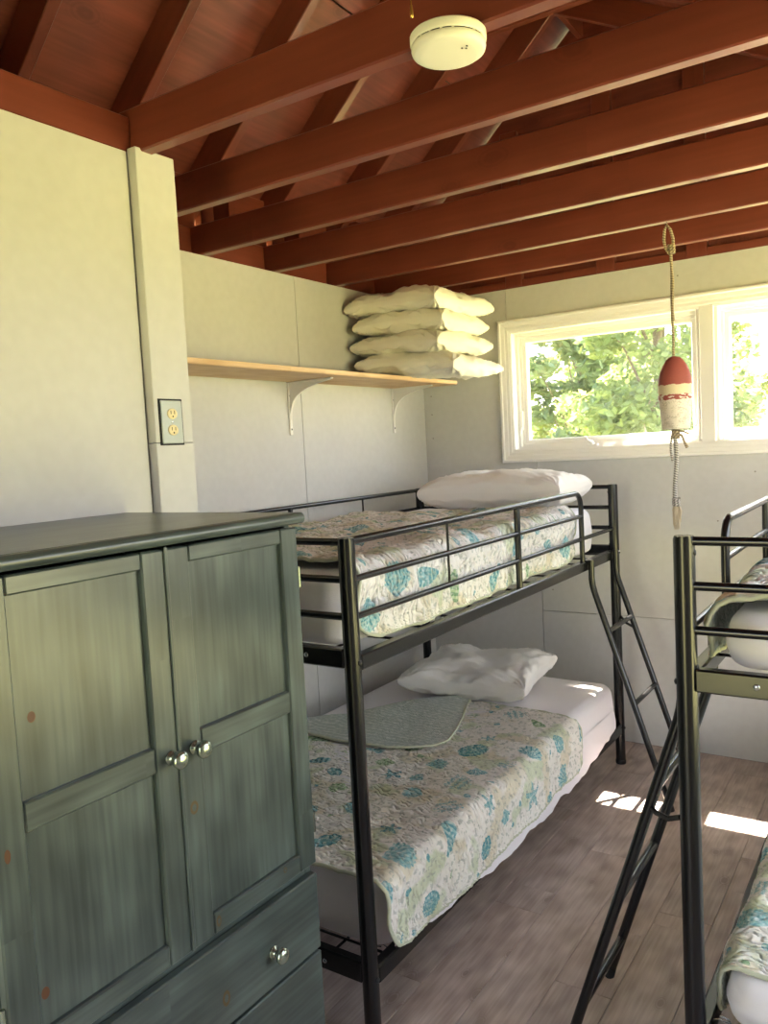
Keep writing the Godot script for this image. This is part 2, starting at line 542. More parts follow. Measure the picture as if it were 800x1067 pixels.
# sea-shore print: teal shells, fans, starfish and coral on a cream ground
func quilt_print() -> ImageTexture:
	var W := 1024
	var r := RandomNumberGenerator.new()
	r.seed = 5
	var n := noise(101, 0.006, 3)
	var n2 := noise(102, 0.05, 3)
	var n3 := noise(103, 0.03, 2)
	var px := PackedFloat32Array()
	px.resize(W * W * 3)
	var cream := Color(0.93, 0.915, 0.89)
	for y in W:
		for x in W:
			var c := cream
			var a := n.get_noise_2d(x, y)
			var b := n.get_noise_2d(x + 5000, y)
			c = c.lerp(Color(0.80, 0.745, 0.60), clampf((a - 0.15) * 2.2, 0, 0.42))
			c = c.lerp(Color(0.68, 0.755, 0.56), clampf((b - 0.22) * 2.6, 0, 0.42))
			var k := n2.get_noise_2d(x, y)
			if k > 0.30: c = c.lerp(Color(0.62, 0.64, 0.60), 0.45)
			var o := (y * W + x) * 3
			px[o] = c.r
			px[o + 1] = c.g
			px[o + 2] = c.b
	var spots := []
	for t in 3000:
		var p := Vector2(r.randf() * W, r.randf() * W)
		var size: float = [38.0, 34.0, 29.0, 23.0, 9.0][mini(4, spots.size() / 17)] * r.randf_range(0.8, 1.2)
		var ok := true
		for s in spots:
			var d: Vector2 = (s[0] - p).abs()
			d = Vector2(minf(d.x, W - d.x), minf(d.y, W - d.y))
			if d.length() < s[1] + size + 20.0:
				ok = false
				break
		if ok: spots.append([p, size])
		if spots.size() > 120: break
	for s in spots:
		var kind: int = [0, 0, 1, 1, 2, 3, 4, 4][r.randi() % 8]
		var size: float = s[1]
		var turn := r.randf() * TAU
		var ink := Color(0.24, 0.51, 0.56).lerp(Color(0.42, 0.64, 0.66), r.randf())
		var pale := Color(0.56, 0.74, 0.75)
		if r.randf() < 0.16:
			ink = Color(0.42, 0.58, 0.42)
			pale = Color(0.66, 0.76, 0.58)
		if size < 18.0: kind = 0 if kind < 3 else 4
		var R := int(size * 1.3)
		for dy in range(-R, R + 1):
			for dx in range(-R, R + 1):
				var q := Vector2(dx, dy).rotated(turn) / size
				var d := q.length()
				var an := q.angle()
				var c := Color(0, 0, 0, 0)
				var wob := n3.get_noise_2d(s[0].x + dx * 3.0, s[0].y + dy * 3.0)
				if kind == 0:      # oval sand dollar
					var e := Vector2(q.x, q.y * 1.35).length() + wob * 0.10
					if e < 1.0:
						c = ink if e > 0.86 or absf(sin(an * 5.0)) < 0.24 or (e > 0.42 and e < 0.5) else pale.lerp(ink, 0.35 + 0.4 * wob)
						c.a = 0.92
				elif kind == 1:    # scallop with ribs
					if q.y > -0.75 and d < 1.0 + 0.05 * sin(an * 22.0):
						var f := atan2(q.x, q.y + 0.8)
						if absf(f) < 0.85:
							c = ink if absf(sin(f * 14.0)) < 0.45 else pale
							c.a = 0.9
				elif kind == 2:    # starfish
					var arm := 0.36 + 0.64 * pow(absf(cos(an * 2.5)), 3.0)
					if d < arm + wob * 0.1:
						c = ink if d > arm - 0.14 or sin(d * 30.0 + wob * 5.0) > 0.3 else pale
						c.a = 0.85
				elif kind == 3:    # feathered coral
					var e := sin(q.x * 9.0 + wob * 6.0) * sin(q.y * 9.0 + 5.0 * wob + q.x * 3.0)
					if d < 1.0 + wob * 0.4 and e > 0.05:
						c = ink.lerp(pale, 0.4 + wob)
						c.a = 0.85
				else:              # long whelk
					var e := Vector2(q.x * 0.85, q.y * (2.1 + q.x)).length() + wob * 0.06
					if e < 0.85:
						c = ink if sin(q.x * 16.0 + q.y * 6.0) > -0.1 else pale
						c.a = 0.9
				if c.a > 0.0:
					var gx := posmod(int(s[0].x) + dx, W)
					var gy := posmod(int(s[0].y) + dy, W)
					var o := (gy * W + gx) * 3
					var al := c.a * clampf(0.85 + wob * 0.9, 0.3, 1.0)
					px[o] = lerpf(px[o], c.r, al)
					px[o + 1] = lerpf(px[o + 1], c.g, al)
					px[o + 2] = lerpf(px[o + 2], c.b, al)
	var bytes := PackedByteArray()
	bytes.resize(W * W * 3)
	for i in px.size():
		bytes[i] = int(clampf(px[i], 0, 1) * 255)
	return ImageTexture.create_from_image(Image.create_from_data(W, W, false, Image.FORMAT_RGB8, bytes))

# ---------------------------------------------------------------- the room
func rl(x: float) -> float: return 4.595 + 0.9 * x       # underside of the left rafters
func rr(x: float) -> float: return 2.67 - 0.52 * x       # underside of the right rafters
const XRIDGE := -1.356
const RAFTER_Z := [-3.585, -3.182, -2.748, -2.33, -1.905, -1.495, -1.075, -0.655, -0.235, 0.185, 0.605, 1.025]
const JOIST_Z := [-3.54, -3.137, -2.703, -2.285, -1.86, -1.45]

func build_room() -> void:
	# floor: planks laid towards the window
	var fl := struct("floor", "grey-brown wood plank floor")
	part("subfloor", span(Vector3(XL - 0.1, -0.12, ZB - 0.1), Vector3(XR + 0.1, -0.012, ZF + 0.1), 0.0), M.subfloor, fl)
	var w := 0.16
	var x := -1.02 - w * 8
	var row := 0
	while x < XR:
		var x0 := maxf(x, XL)
		var x1 := minf(x + w, XR)
		var z := ZB - fposmod(row * 0.47, 1.22) 
		while z < ZF:
			var z0 := maxf(z, ZB)
			var z1 := minf(z + 1.22, ZF)
			if z1 - z0 > 0.02 and x1 - x0 > 0.02:
				part("plank", span(Vector3(x0 + 0.0006, -0.011, z0 + 0.0006), Vector3(x1 - 0.0006, 0.0, z1 - 0.0006), 0.0012, rand_off()), [M.floor_plank_a, M.floor_plank_b, M.floor_plank_c][rng.randi() % 3], fl)
			z += 1.22
		x += w
		row += 1
	# far left wall: two sheets of board with a seam, behind the shelf
	var wl := struct("wall_left", "white board wall behind the shelf")
	part("wall_core", span(Vector3(XL - 0.1, 0, ZB), Vector3(XL - 0.008, YJ, ZF), 0.0), M.seam, wl)
	part("panel", span(Vector3(XL - 0.008, 0, ZB), Vector3(XL, YJ, -2.8215), 0.0008), M.wall_paint, wl)
	part("panel", span(Vector3(XL - 0.008, 0, -2.8185), Vector3(XL, YJ, ZP), 0.0008), M.wall_paint, wl)
	# near partition with its end post
	var wp := struct("wall_partition", "near white partition wall above the wardrobe")
	part("wall_core", span(Vector3(XN - 0.09, 0, -1.403), Vector3(XN - 0.008, YJ, ZF), 0.0), M.seam, wp)
	part("panel", span(Vector3(XN - 0.008, 0, -1.4075), Vector3(XN, YJ - 0.001, ZF), 0.0015), M.wall_paint, wp)
	part("return_panel", span(Vector3(XL, 0, ZP - 0.0), Vector3(XN - 0.06, YJ, ZP + 0.03), 0.001), M.wall_paint, wp)
	var tp := struct("trim_1", "white end post of the partition, cut round the outlet")
	part("board", span(Vector3(XN - 0.06, 1.549, -1.54), Vector3(-1.632, 2.287, -1.413), 0.002), M.wall_paint, tp)
	part("board", span(Vector3(XN - 0.06, 0, -1.54), Vector3(-1.632, 1.5475, -1.413), 0.002), M.wall_paint, tp)
	part("backing_stud", span(Vector3(XN - 0.075, 0, -1.54), Vector3(XN - 0.061, 2.27, -1.404), 0.002), M.wall_paint, tp)
	# red header over the partition
	var hd := struct("trim_2", "red timber header over the partition")
	part("header_board", span(Vector3(XN - 0.05, YJ, -1.428), Vector3(XN - 0.004, 2.368, ZF), 0.003, rand_off()), M.red_paint, hd)
	# right wall
	var wr := struct("wall_right", "white board wall beside the second bunk")
	var w2 := [-3.25, -1.25, 0.50, 2.08]      # opening of the side window: z0, z1, y0, y1
	for q in [[ZB - 0.12, w2[0], 0.0, YJ], [w2[1], ZF + 0.1, 0.0, YJ], [w2[0], w2[1], 0.0, w2[2]], [w2[0], w2[1], w2[3], YJ]]:
		part("panel", span(Vector3(XR, q[2], q[0]), Vector3(XR + 0.1, q[3], q[1]), 0.001), M.wall_paint, wr)
	var sw := struct("window_2", "white window in the side wall, right of the photograph")
	var turn := Transform3D(Basis(Vector3.UP, -PI / 2), Vector3(XR, 0, 0))
	part("casing", frame(w2[0] - 0.06, w2[2] - 0.06, w2[1] + 0.06, w2[3] + 0.06, 0.0, [[0.0, 0.0], [0.0, 0.02], [0.05, 0.016], [0.062, 0.012], [0.062, -0.1]]), M.trim_paint, sw, turn)
	part("sash", frame(w2[0], w2[2], w2[1], w2[3], 0.0, [[0.0, -0.05], [0.04, -0.05], [0.04, -0.08], [0.0, -0.08]]), M.trim_paint, sw, turn)
	part("mullion", span(Vector3(XR + 0.05, w2[2], -2.275), Vector3(XR + 0.09, w2[3], -2.225), 0.003), M.trim_paint, sw)
	# back wall with the window opening
	var wb := struct("wall_back", "white board wall round the window with red framing above")
	var bz := ZB - 0.12
	var hole := [-1.772, 1.462, 0.152, 2.078]
	for q in [[XL - 0.1, 0.0, hole[0], 2.29], [hole[2], 0.0, XR + 0.1, 2.29], [hole[0], 0.0, hole[2], hole[1]], [hole[0], hole[3], hole[2], 2.29]]:
		part("wall_core", span(Vector3(q[0], q[1], bz), Vector3(q[2], q[3], ZB - 0.008), 0.0), M.seam, wb)
	var g := 0.0015
	for q in [[XL, 1.40, hole[0], 2.10], [XL, 0.0, -1.645 - g, 1.40], [-1.645 + g, 0.63 + g, XR, 1.40], [-1.645 + g, 0.0, XR, 0.63 - g], [XL, 2.10, -1.785 - g, 2.287], [-1.785 + g, 2.10, XR, 2.287], [hole[2], 1.40, XR, 2.10]]:
		part("panel", span(Vector3(q[0], q[1], ZB - 0.008), Vector3(q[2], q[3], ZB), 0.0007), M.wall_paint, wb)
	for p in [[-1.585, 0.742], [-0.93, 2.22], [-0.62, 1.32], [-1.98, 2.2], [-2.25, 1.55], [-2.25, 1.68], [-2.25, 1.78], [-0.78, 1.1]]:
		var sc := Transform3D(Basis(Vector3.RIGHT, PI / 2), Vector3(p[0], p[1], ZB))
		part("nail_head", lathe([Vector2(0.004, 0), Vector2(0.003, 0.0012), Vector2(0, 0.0015)], 8, sc), M.seam, wb)
	gable(wb, ZB - 0.10, ZB - 0.03, true)
	# front wall behind the camera with the open doorway
	var wf := struct("wall_front", "white wall behind the camera with a wide open doorway")
	for q in [[XL - 0.1, 0.0, DOOR[0], YJ], [DOOR[1], 0.0, XR + 0.1, YJ], [DOOR[0], DOOR[2], DOOR[1], YJ]]:
		part("panel", span(Vector3(q[0], q[1], ZF), Vector3(q[2], q[3], ZF + 0.1), 0.001), M.wall_paint, wf)
	gable(wf, ZF + 0.02, ZF + 0.1, false)

const DOOR := [-1.20, -0.38, 2.03]

# triangular red gable: a board field and studs
func gable(parent: Node3D, z0: float, z1: float, studs: bool) -> void:
	var pts := [Vector2(XL - 0.1, 2.29 if studs else YJ), Vector2(XL - 0.1, rl(XL - 0.1) + 0.13), Vector2(XRIDGE, rl(XRIDGE) + 0.13), Vector2(XR + 0.1, rr(XR + 0.1) + 0.11), Vector2(XR + 0.1, 2.29 if studs else YJ)]
	var st := begin()
	for e in [[z1, Vector3(0, 0, 1)], [z0, Vector3(0, 0, -1)]]:
		for k in range(1, 4):
			var t := [pts[0], pts[k], pts[k + 1]]
			var p := []
			var uv := []
			for q in t:
				p.append(Vector3(q.x, q.y, e[0]))
				uv.append(q)
			tri(st, p, [e[1], e[1], e[1]], uv)
	part("gable_board", st.commit(), M.red_sheathing, parent)
	if studs:
		for x in [-2.21, -1.735, -1.26, -0.845, -0.40, 0.05, 0.45]:
			var top := minf(rl(x), rr(x)) + 0.02
			part("gable_stud", span(Vector3(x - 0.045, 2.29, z1), Vector3(x + 0.045, top, z1 + 0.035), 0.003, rand_off()), M.red_paint, parent)
		part("gable_plate", span(Vector3(XL, 2.288, z1), Vector3(XR, 2.325, z1 + 0.03), 0.003, rand_off()), M.red_paint, parent)

func build_roof() -> void:
	var ce := struct("ceiling", "open red roof framing of rafters, joists and sheathing")
	# rafters
	for z in RAFTER_Z:
		var lx0 := XL - 0.12
		var a := Vector3(lx0, rl(lx0), z)
		var b := Vector3(XRIDGE - 0.005, rl(XRIDGE), z)
		slanted(ce, "rafter", a, b, 0.038, 0.118)
		var c := Vector3(XR + 0.1, rr(XR + 0.1), z)
		var d := Vector3(XRIDGE + 0.005, rr(XRIDGE), z)
		slanted(ce, "rafter", d, c, 0.038, 0.105)
	part("ridge_board", span(Vector3(XRIDGE - 0.014, 3.40, ZB - 0.03), Vector3(XRIDGE + 0.014, 3.52, ZF), 0.003), M.red_paint, ce)
	for z in [-3.182, -2.33, -1.495]:
		part("collar_tie", span(Vector3(-1.62, 3.155, z + 0.02), Vector3(-0.92, 3.235, z + 0.055), 0.003, rand_off()), M.red_paint, ce)
	# sheathing sheets
	var cuts := [ZB - 0.25, -2.748, -1.495, -0.235, 1.025, ZF + 0.2]
	for k in 5:
		sheet_board(ce, Vector2(XL - 0.35, rl(XL - 0.35)), Vector2(-1.792, rl(-1.792)), cuts[k], cuts[k + 1], 0.158)
		sheet_board(ce, Vector2(-1.788, rl(-1.788)), Vector2(XRIDGE, rl(XRIDGE)), cuts[k], cuts[k + 1], 0.158)
		sheet_board(ce, Vector2(XRIDGE, rr(XRIDGE)), Vector2(-0.32, rr(-0.32)), cuts[k], cuts[k + 1], 0.119)
		sheet_board(ce, Vector2(-0.316, rr(-0.316)), Vector2(XR + 0.35, rr(XR + 0.35)), cuts[k], cuts[k + 1], 0.119)
	# shingled skin over the sheathing
	for e in [[Vector2(XL - 0.37, rl(XL - 0.37)), Vector2(XRIDGE + 0.02, rl(XRIDGE + 0.02)), 0.186], [Vector2(XRIDGE - 0.02, rr(XRIDGE - 0.02)), Vector2(XR + 0.37, rr(XR + 0.37)), 0.144]]:
		var d: Vector2 = (e[1] - e[0]).normalized()
		var xf := Transform3D(Basis(Vector3(d.x, d.y, 0), Vector3(-d.y, d.x, 0), Vector3(0, 0, 1)), Vector3((e[0].x + e[1].x) * 0.5, (e[0].y + e[1].y) * 0.5 + e[2], (ZB + ZF) * 0.5))
		part("roof_covering", box_mesh(Vector3(0, 0.012, 0), Vector3((e[1] - e[0]).length(), 0.02, ZF - ZB + 0.5), 0.002), M.shingle, ce, xf)
	# joists, plates and blocking
	for jz in JOIST_Z:
		var jx := XL - 0.095
		if jz > -1.6: jx = XN - 0.05
		part("joist", span(Vector3(jx, YJ, jz - 0.02), Vector3(XR + 0.095, YJ + JH, jz + 0.02), 0.004, rand_off()), M.red_paint, ce)
	part("wall_plate", span(Vector3(XL - 0.1, YJ + 0.002, ZB - 0.03), Vector3(XL - 0.045, YJ + JH, ZF), 0.003), M.red_paint, ce)
	part("wall_plate", span(Vector3(XR + 0.03, YJ + 0.002, ZB - 0.03), Vector3(XR + 0.1, YJ + 0.1, ZF), 0.003), M.red_paint, ce)
	for i in RAFTER_Z.size() - 1:
		var a: float = RAFTER_Z[i] + 0.019
		var b: float = RAFTER_Z[i + 1] - 0.019
		part("blocking", span(Vector3(XL - 0.1, YJ + JH, a), Vector3(XL - 0.065, rl(XL - 0.08) + 0.135, b), 0.002, rand_off()), M.red_paint, ce)
		part("blocking", span(Vector3(XR + 0.06, YJ + 0.09, a), Vector3(XR + 0.1, rr(XR + 0.08) + 0.10, b), 0.002, rand_off()), M.red_paint, ce)
		# short cleats that tie each rafter foot to its joist
	for jz in JOIST_Z:
		if jz < -1.6:
			part("cleat", span(Vector3(XL - 0.06, YJ + JH - 0.03, jz - 0.13), Vector3(XL + 0.06, YJ + JH - 0.005, jz - 0.062), 0.002, rand_off()), M.red_paint, ce)
			part("strut", span(Vector3(XL + 0.0, YJ + JH - 0.005, jz - 0.10), Vector3(XL + 0.085, rl(XL + 0.05), jz - 0.064), 0.002, rand_off()), M.red_paint, ce)

func slanted(parent: Node3D, called: String, a: Vector3, b: Vector3, w: float, depth: float) -> void:
	var d := (b - a).normalized()
	var up := Vector3(-d.y, d.x, 0)
	var xf := Transform3D(Basis(d, up, Vector3(0, 0, 1)), (a + b) * 0.5)
	part(called, box_mesh(Vector3(0, depth * 0.5, 0), Vector3((b - a).length() + 0.02, depth, w), 0.003, Transform3D(), rand_off()), M.red_paint, parent, xf)

func sheet_board(parent: Node3D, a: Vector2, b: Vector2, z0: float, z1: float, rise: float) -> void:
	var d := (b - a).normalized()
	var xf := Transform3D(Basis(Vector3(d.x, d.y, 0), Vector3(-d.y, d.x, 0), Vector3(0, 0, 1)), Vector3((a.x + b.x) * 0.5, (a.y + b.y) * 0.5 + rise, (z0 + z1) * 0.5))
	part("sheathing_panel", box_mesh(Vector3(0, 0.009, 0), Vector3((b - a).length(), 0.018, z1 - z0 - 0.003), 0.001, Transform3D(), rand_off()), M.red_sheathing, parent, xf)

func build_window() -> void:
	var wn := struct("window_1", "wide white window of two awning sashes")
	var x0 := -1.828
	var x1 := 0.208
	var y0 := 1.400
	var y1 := 2.128
	# moulded casing
	part("casing", frame(x0, y0, x1, y1, ZB, [[0.0, 0.0], [0.0, 0.020], [0.004, 0.024], [0.013, 0.024], [0.017, 0.019], [0.034, 0.016], [0.038, 0.013], [0.052, 0.012], [0.056, 0.009], [0.062, 0.008], [0.062, -0.02]]), M.trim_paint, wn)
	# jambs and the post between the sashes
	part("jamb", frame(x0 + 0.055, y0 + 0.055, x1 - 0.055, y1 - 0.055, ZB, [[0.004, 0.004], [0.012, 0.004], [0.012, -0.05], [0.026, -0.05], [0.026, -0.118], [0.0, -0.118]]), M.trim_paint, wn)
	var xm := -0.81
	part("mullion", span(Vector3(xm - 0.048, y0 + 0.065, ZB - 0.11), Vector3(xm + 0.048, y1 - 0.065, ZB - 0.006), 0.004), M.trim_paint, wn)
	part("mullion_casing", span(Vector3(xm - 0.032, y0 + 0.06, ZB - 0.006), Vector3(xm + 0.032, y1 - 0.06, ZB + 0.008), 0.003), M.trim_paint, wn)
	var ix0 := x0 + 0.081
	var ix1 := x1 - 0.081
	for s in 2:
		var a: float = ix0 if s == 0 else xm + 0.048
		var b: float = xm - 0.048 if s == 0 else ix1
		var sy0 := y0 + 0.079
		var sy1 := y1 - 0.079
		var sash := part("sash", frame(a, sy0, b, sy1, ZB, [[0.0, -0.066], [0.012, -0.066], [0.014, -0.072], [0.032, -0.072], [0.038, -0.084], [0.038, -0.096], [0.0, -0.10]]), M.trim_paint, wn)
		part("glass_pane", span(Vector3(a + 0.034, sy0 + 0.034, ZB - 0.0885), Vector3(b - 0.034, sy1 - 0.034, ZB - 0.0845), 0.0), M.window_glass, sash)
		# crank on the sill
		var cx := (a + b) * 0.5 - 0.06
		var ck := begin()
		atube(ck, [Vector3(cx, y0 + 0.074, ZB - 0.045), Vector3(cx, y0 + 0.09, ZB - 0.02), Vector3(cx - 0.012, y0 + 0.098, ZB + 0.002), Vector3(cx - 0.02, y0 + 0.115, ZB + 0.008)], [0.009, 0.007, 0.005, 0.006], 10)
		abox(ck, Vector3(cx, y0 + 0.073, ZB - 0.045), Vector3(0.05, 0.012, 0.03), 0.003)
		part("crank", ck.commit(), M.trim_paint, wn)
		# side latches
		for e in [a, b]:
			var d: float = 0.012 if e == a else -0.012
			var lk := begin()
			abox(lk, Vector3(e + d * 0.4, y0 + 0.215, ZB - 0.055), Vector3(0.012, 0.10, 0.016), 0.003)
			atube(lk, [Vector3(e + d * 0.5, y0 + 0.18, ZB - 0.045), Vector3(e + d * 0.5, y0 + 0.155, ZB - 0.03), Vector3(e + d, y0 + 0.135, ZB - 0.016), Vector3(e + d * 1.6, y0 + 0.14, ZB - 0.008)], [0.005, 0.005, 0.005, 0.006], 8)
			part("latch", lk.commit(), M.trim_paint, wn)

# ---------------------------------------------------------------- furniture
func panel_door(parent: Node3D, z0: float, z1: float, knob_z: float) -> Node3D:
	# front faces +x; door local to the wardrobe: x = 0 is the face
	var yb := 0.612
	var yt := 1.348
	var st := begin()
	var sw := 0.052
	abox(st, Vector3(-0.010, (yb + yt) * 0.5, z0 + sw * 0.5), Vector3(0.02, yt - yb, sw), 0.003, Transform3D(), rand_off())
	abox(st, Vector3(-0.010, (yb + yt) * 0.5, z1 - sw * 0.5), Vector3(0.02, yt - yb, sw), 0.003, Transform3D(), rand_off())
	var door := part("door", st.commit(), M.wardrobe_stain, parent)
	for r in [[1.318, yt], [0.962, 1.008], [yb, 0.652]]:
		part("cross_rail", span(Vector3(-0.0195, r[0], z0 + sw), Vector3(-0.0003, r[1], z1 - sw), 0.003, rand_off()), M.wardrobe_stain, door)
	for r in [[1.008, 1.318], [0.652, 0.962]]:
		part("recessed_panel", span(Vector3(-0.018, r[0] - 0.004, z0 + sw - 0.004), Vector3(-0.0105, r[1] + 0.004, z1 - sw + 0.004), 0.001, rand_off()), M.wardrobe_stain, door)
	knob(door, Vector3(0, 0.98, knob_z))
	return door

func knob(parent: Node3D, at: Vector3) -> void:
	var xf := Transform3D(Basis(Vector3(0, 0, 1), -PI / 2), at)
	part("knob", lathe([Vector2(0.0, 0.0), Vector2(0.013, 0.0), Vector2(0.013, 0.003), Vector2(0.007, 0.006), Vector2(0.0062, 0.014), Vector2(0.010, 0.018), Vector2(0.0155, 0.021), Vector2(0.0165, 0.026), Vector2(0.0145, 0.031), Vector2(0.008, 0.034), Vector2(0.0, 0.0345)], 20, xf), M.knob_metal, parent)

func knot(parent: Node3D, at: Vector3, ry: float, rz: float, ring: bool) -> void:
	var xf := Transform3D(Basis(Vector3(0, ry, 0), Vector3(1, 0, 0), Vector3(0, 0, rz)), at)
	part("knot", lathe([Vector2(1.0, -0.001), Vector2(0.97, 0.0003), Vector2(0.0, 0.0004)], 14, xf), M.knot_ring if ring else M.knot_brown, parent)
	if ring:
		part("knot", lathe([Vector2(0.55, 0.0), Vector2(0.5, 0.0006), Vector2(0.0, 0.0007)], 12, xf), M.wardrobe_stain, parent)

func build_wardrobe() -> void:
	var X := -1.105
	var wd := thing("wardrobe", "grey-green stained wooden wardrobe with two panelled doors over drawers", "wardrobe", Vector3(X, 0, 0))
	var zr := -1.318
	var zl := -0.604
	var zs := -0.958
	var back := XN + 0.003 - X
	# carcass
	part("side_panel", span(Vector3(back, 0.0, zr), Vector3(-0.021, 1.352, zr + 0.018), 0.002, rand_off()), M.wardrobe_stain, wd)
	part("side_panel", span(Vector3(back, 0.0, zl - 0.018), Vector3(-0.021, 1.352, zl), 0.002, rand_off()), M.wardrobe_stain, wd)
	part("back_panel", span(Vector3(back, 0.03, zr + 0.018), Vector3(back + 0.008, 1.352, zl - 0.018), 0.001, rand_off()), M.wardrobe_stain, wd)
	part("face_rail", span(Vector3(-0.035, 0.585, zr + 0.018), Vector3(-0.021, 0.625, zl - 0.018), 0.001), M.wardrobe_stain, wd)
	# top with rounded nosing
	var st := begin()
	abox(st, Vector3((back - 0.002 + 0.004) * 0.5, 1.367, (zr + zl) * 0.5), Vector3(0.004 - back + 0.002, 0.024, zl - zr + 0.004), 0.004, Transform3D(), rand_off())
	atube(st, [Vector3(0.006, 1.367, zr - 0.006), Vector3(0.006, 1.367, zl + 0.006)], 0.012, 14)
	atube(st, [Vector3(back + 0.002, 1.367, zr - 0.004), Vector3(0.006, 1.367, zr - 0.004)], 0.012, 14)
	part("top_board", st.commit(), M.wardrobe_stain, wd)
	var dr := panel_door(wd, zr + 0.002, zs - 0.0015, -0.993)
	var dl := panel_door(wd, zs + 0.0015, zl - 0.002, -0.937)
	# astragal strip on the meeting stile
	part("meeting_strip", span(Vector3(0.0, 0.614, zs - 0.002), Vector3(0.004, 1.352, zs + 0.006), 0.0015), M.wardrobe_stain, dl)
	# hinges
	for e in [[dr, zr - 0.003], [dl, zl + 0.003]]:
		for y in [0.70, 1.24]:
			part("hinge", tube([Vector3(-0.006, y - 0.022, e[1]), Vector3(-0.006, y + 0.022, e[1])], 0.004, 8), M.knob_metal, e[0])
	# drawers
	for d in [[0.420, 0.590], [0.235, 0.413], [0.055, 0.228]]:
		var dw := part("drawer", span(Vector3(-0.02, d[0], zr + 0.003), Vector3(0.0, d[1], zl - 0.003), 0.003, rand_off()), M.wardrobe_stain, wd)
		for kz in [-1.162, -0.76]:
			knob(dw, Vector3(0, (d[0] + d[1]) * 0.5 - 0.012, kz))
		if d[0] > 0.4: knot(dw, Vector3(0, 0.478, -1.027), 0.016, 0.010, true)
	part("plinth", span(Vector3(-0.03, 0.0, zr + 0.018), Vector3(-0.012, 0.05, zl - 0.018), 0.002), M.wardrobe_stain, wd)
	knot(dl, Vector3(-0.0105, 1.129, -0.688), 0.009, 0.007, false)
	knot(dr, Vector3(0, 0.871, -0.982), 0.013, 0.010, true)
	knot(dl, Vector3(-0.0105, 0.703, -0.672), 0.010, 0.007, false)
	knot(dl, Vector3(0, 0.942, -0.626), 0.011, 0.005, false)
	knot(dr, Vector3(0, 0.634, -1.022), 0.011, 0.006, true)
	knot(dr, Vector3(0, 0.642, -1.214), 0.006, 0.005, true)

func build_shelf() -> void:
	var sh := thing("wall_shelf", "long unpainted pine shelf board on two white brackets", "shelf", Vector3(XL, 1.816, 0))
	part("shelf_board", span(Vector3(0.001, 0.0, -3.72), Vector3(0.300, 0.020, ZP - 0.005), 0.002, rand_off()), M.pine, sh)
	part("raw_edge", span(Vector3(0.300, 0.003, -3.715), Vector3(0.3035, 0.019, ZP - 0.01), 0.001, rand_off()), M.pine, sh)
	for z in [-2.735, -3.565]:
		var br := begin()
		abox(br, Vector3(0.003, -0.115, z), Vector3(0.006, 0.23, 0.020), 0.002)
		abox(br, Vector3(0.12, -0.004, z), Vector3(0.24, 0.007, 0.020), 0.002)
		# curved gusset web
		var N := 12
		var prev_a := Vector3(0.005, -0.225, z)
		var prev_b := Vector3(0.007, -0.225, z)
		for k in range(1, N + 1):
			var t := float(k) / N
			var a := Vector3(0.005, lerpf(-0.225, -0.006, t), z)
			var curve := Vector3(0.007 + 0.225 * pow(t, 4.2), lerpf(-0.225, -0.009, 1 - pow(1 - t, 1.25)), z)
			for s in [-0.0022, 0.0022]:
				var n := Vector3(0, 0, signf(s))
				var o := Vector3(0, 0, s)
				tri(br, [prev_a + o, a + o, curve + o], [n, n, n], [Vector2.ZERO, Vector2.ZERO, Vector2.ZERO])
				tri(br, [prev_a + o, curve + o, prev_b + o], [n, n, n], [Vector2.ZERO, Vector2.ZERO, Vector2.ZERO])
			var dd := (curve - prev_b).normalized()
			var nn := Vector3(dd.y, -dd.x, 0)
			var w := Vector3(0, 0, 0.006)
			tri(br, [prev_b - w, prev_b + w, curve + w], [nn, nn, nn], [Vector2.ZERO, Vector2.ZERO, Vector2.ZERO])
			tri(br, [prev_b - w, curve + w, curve - w], [nn, nn, nn], [Vector2.ZERO, Vector2.ZERO, Vector2.ZERO])
			prev_a = a
			prev_b = curve
		var b := part("bracket", br.commit(), M.bracket_paint, sh)
		for y in [-0.205, -0.06]:
			part("screw", lathe([Vector2(0.005, 0), Vector2(0.004, 0.002), Vector2(0, 0.0025)], 8, Transform3D(Basis(Vector3(0, 0, 1), -PI / 2), Vector3(0.006, y, z))), M.zinc, b)

func build_shelf_pillows() -> void:
	var y := 1.836
	var data := [
		[0.53, 0.54, 0.112, -1.985, -3.44, 0.02, "bottom pillow of the stack on the pine shelf, one corner sticking out"],
		[0.49, 0.53, 0.115, -2.015, -3.425, -0.03, "second pillow from the bottom in the white shelf stack"],
		[0.48, 0.50, 0.118, -2.010, -3.42, 0.03, "third pillow up in the white shelf stack, under the top one"],
		[0.51, 0.54, 0.118, -2.010, -3.41, -0.05, "topmost white pillow of the stack on the shelf, just below the red joists"]]
	for k in 4:
		var d = data[k]
		var p := part("pillow", pillow_mesh(d[0], d[1], d[2], 300 + k * 13, -0.012 if k < 3 else -0.03, 1.1), M.pillow_cream, self, Transform3D(Basis(Vector3.UP, d[5]) * Basis(Vector3(0, 0, 1), -0.07 if k == 0 else -0.02), Vector3(d[3], y + d[2] * 0.5 + 0.004, d[4])))
		tag(p, d[6], "pillow", "pillows stacked on the shelf")
		y += d[2] * 0.85

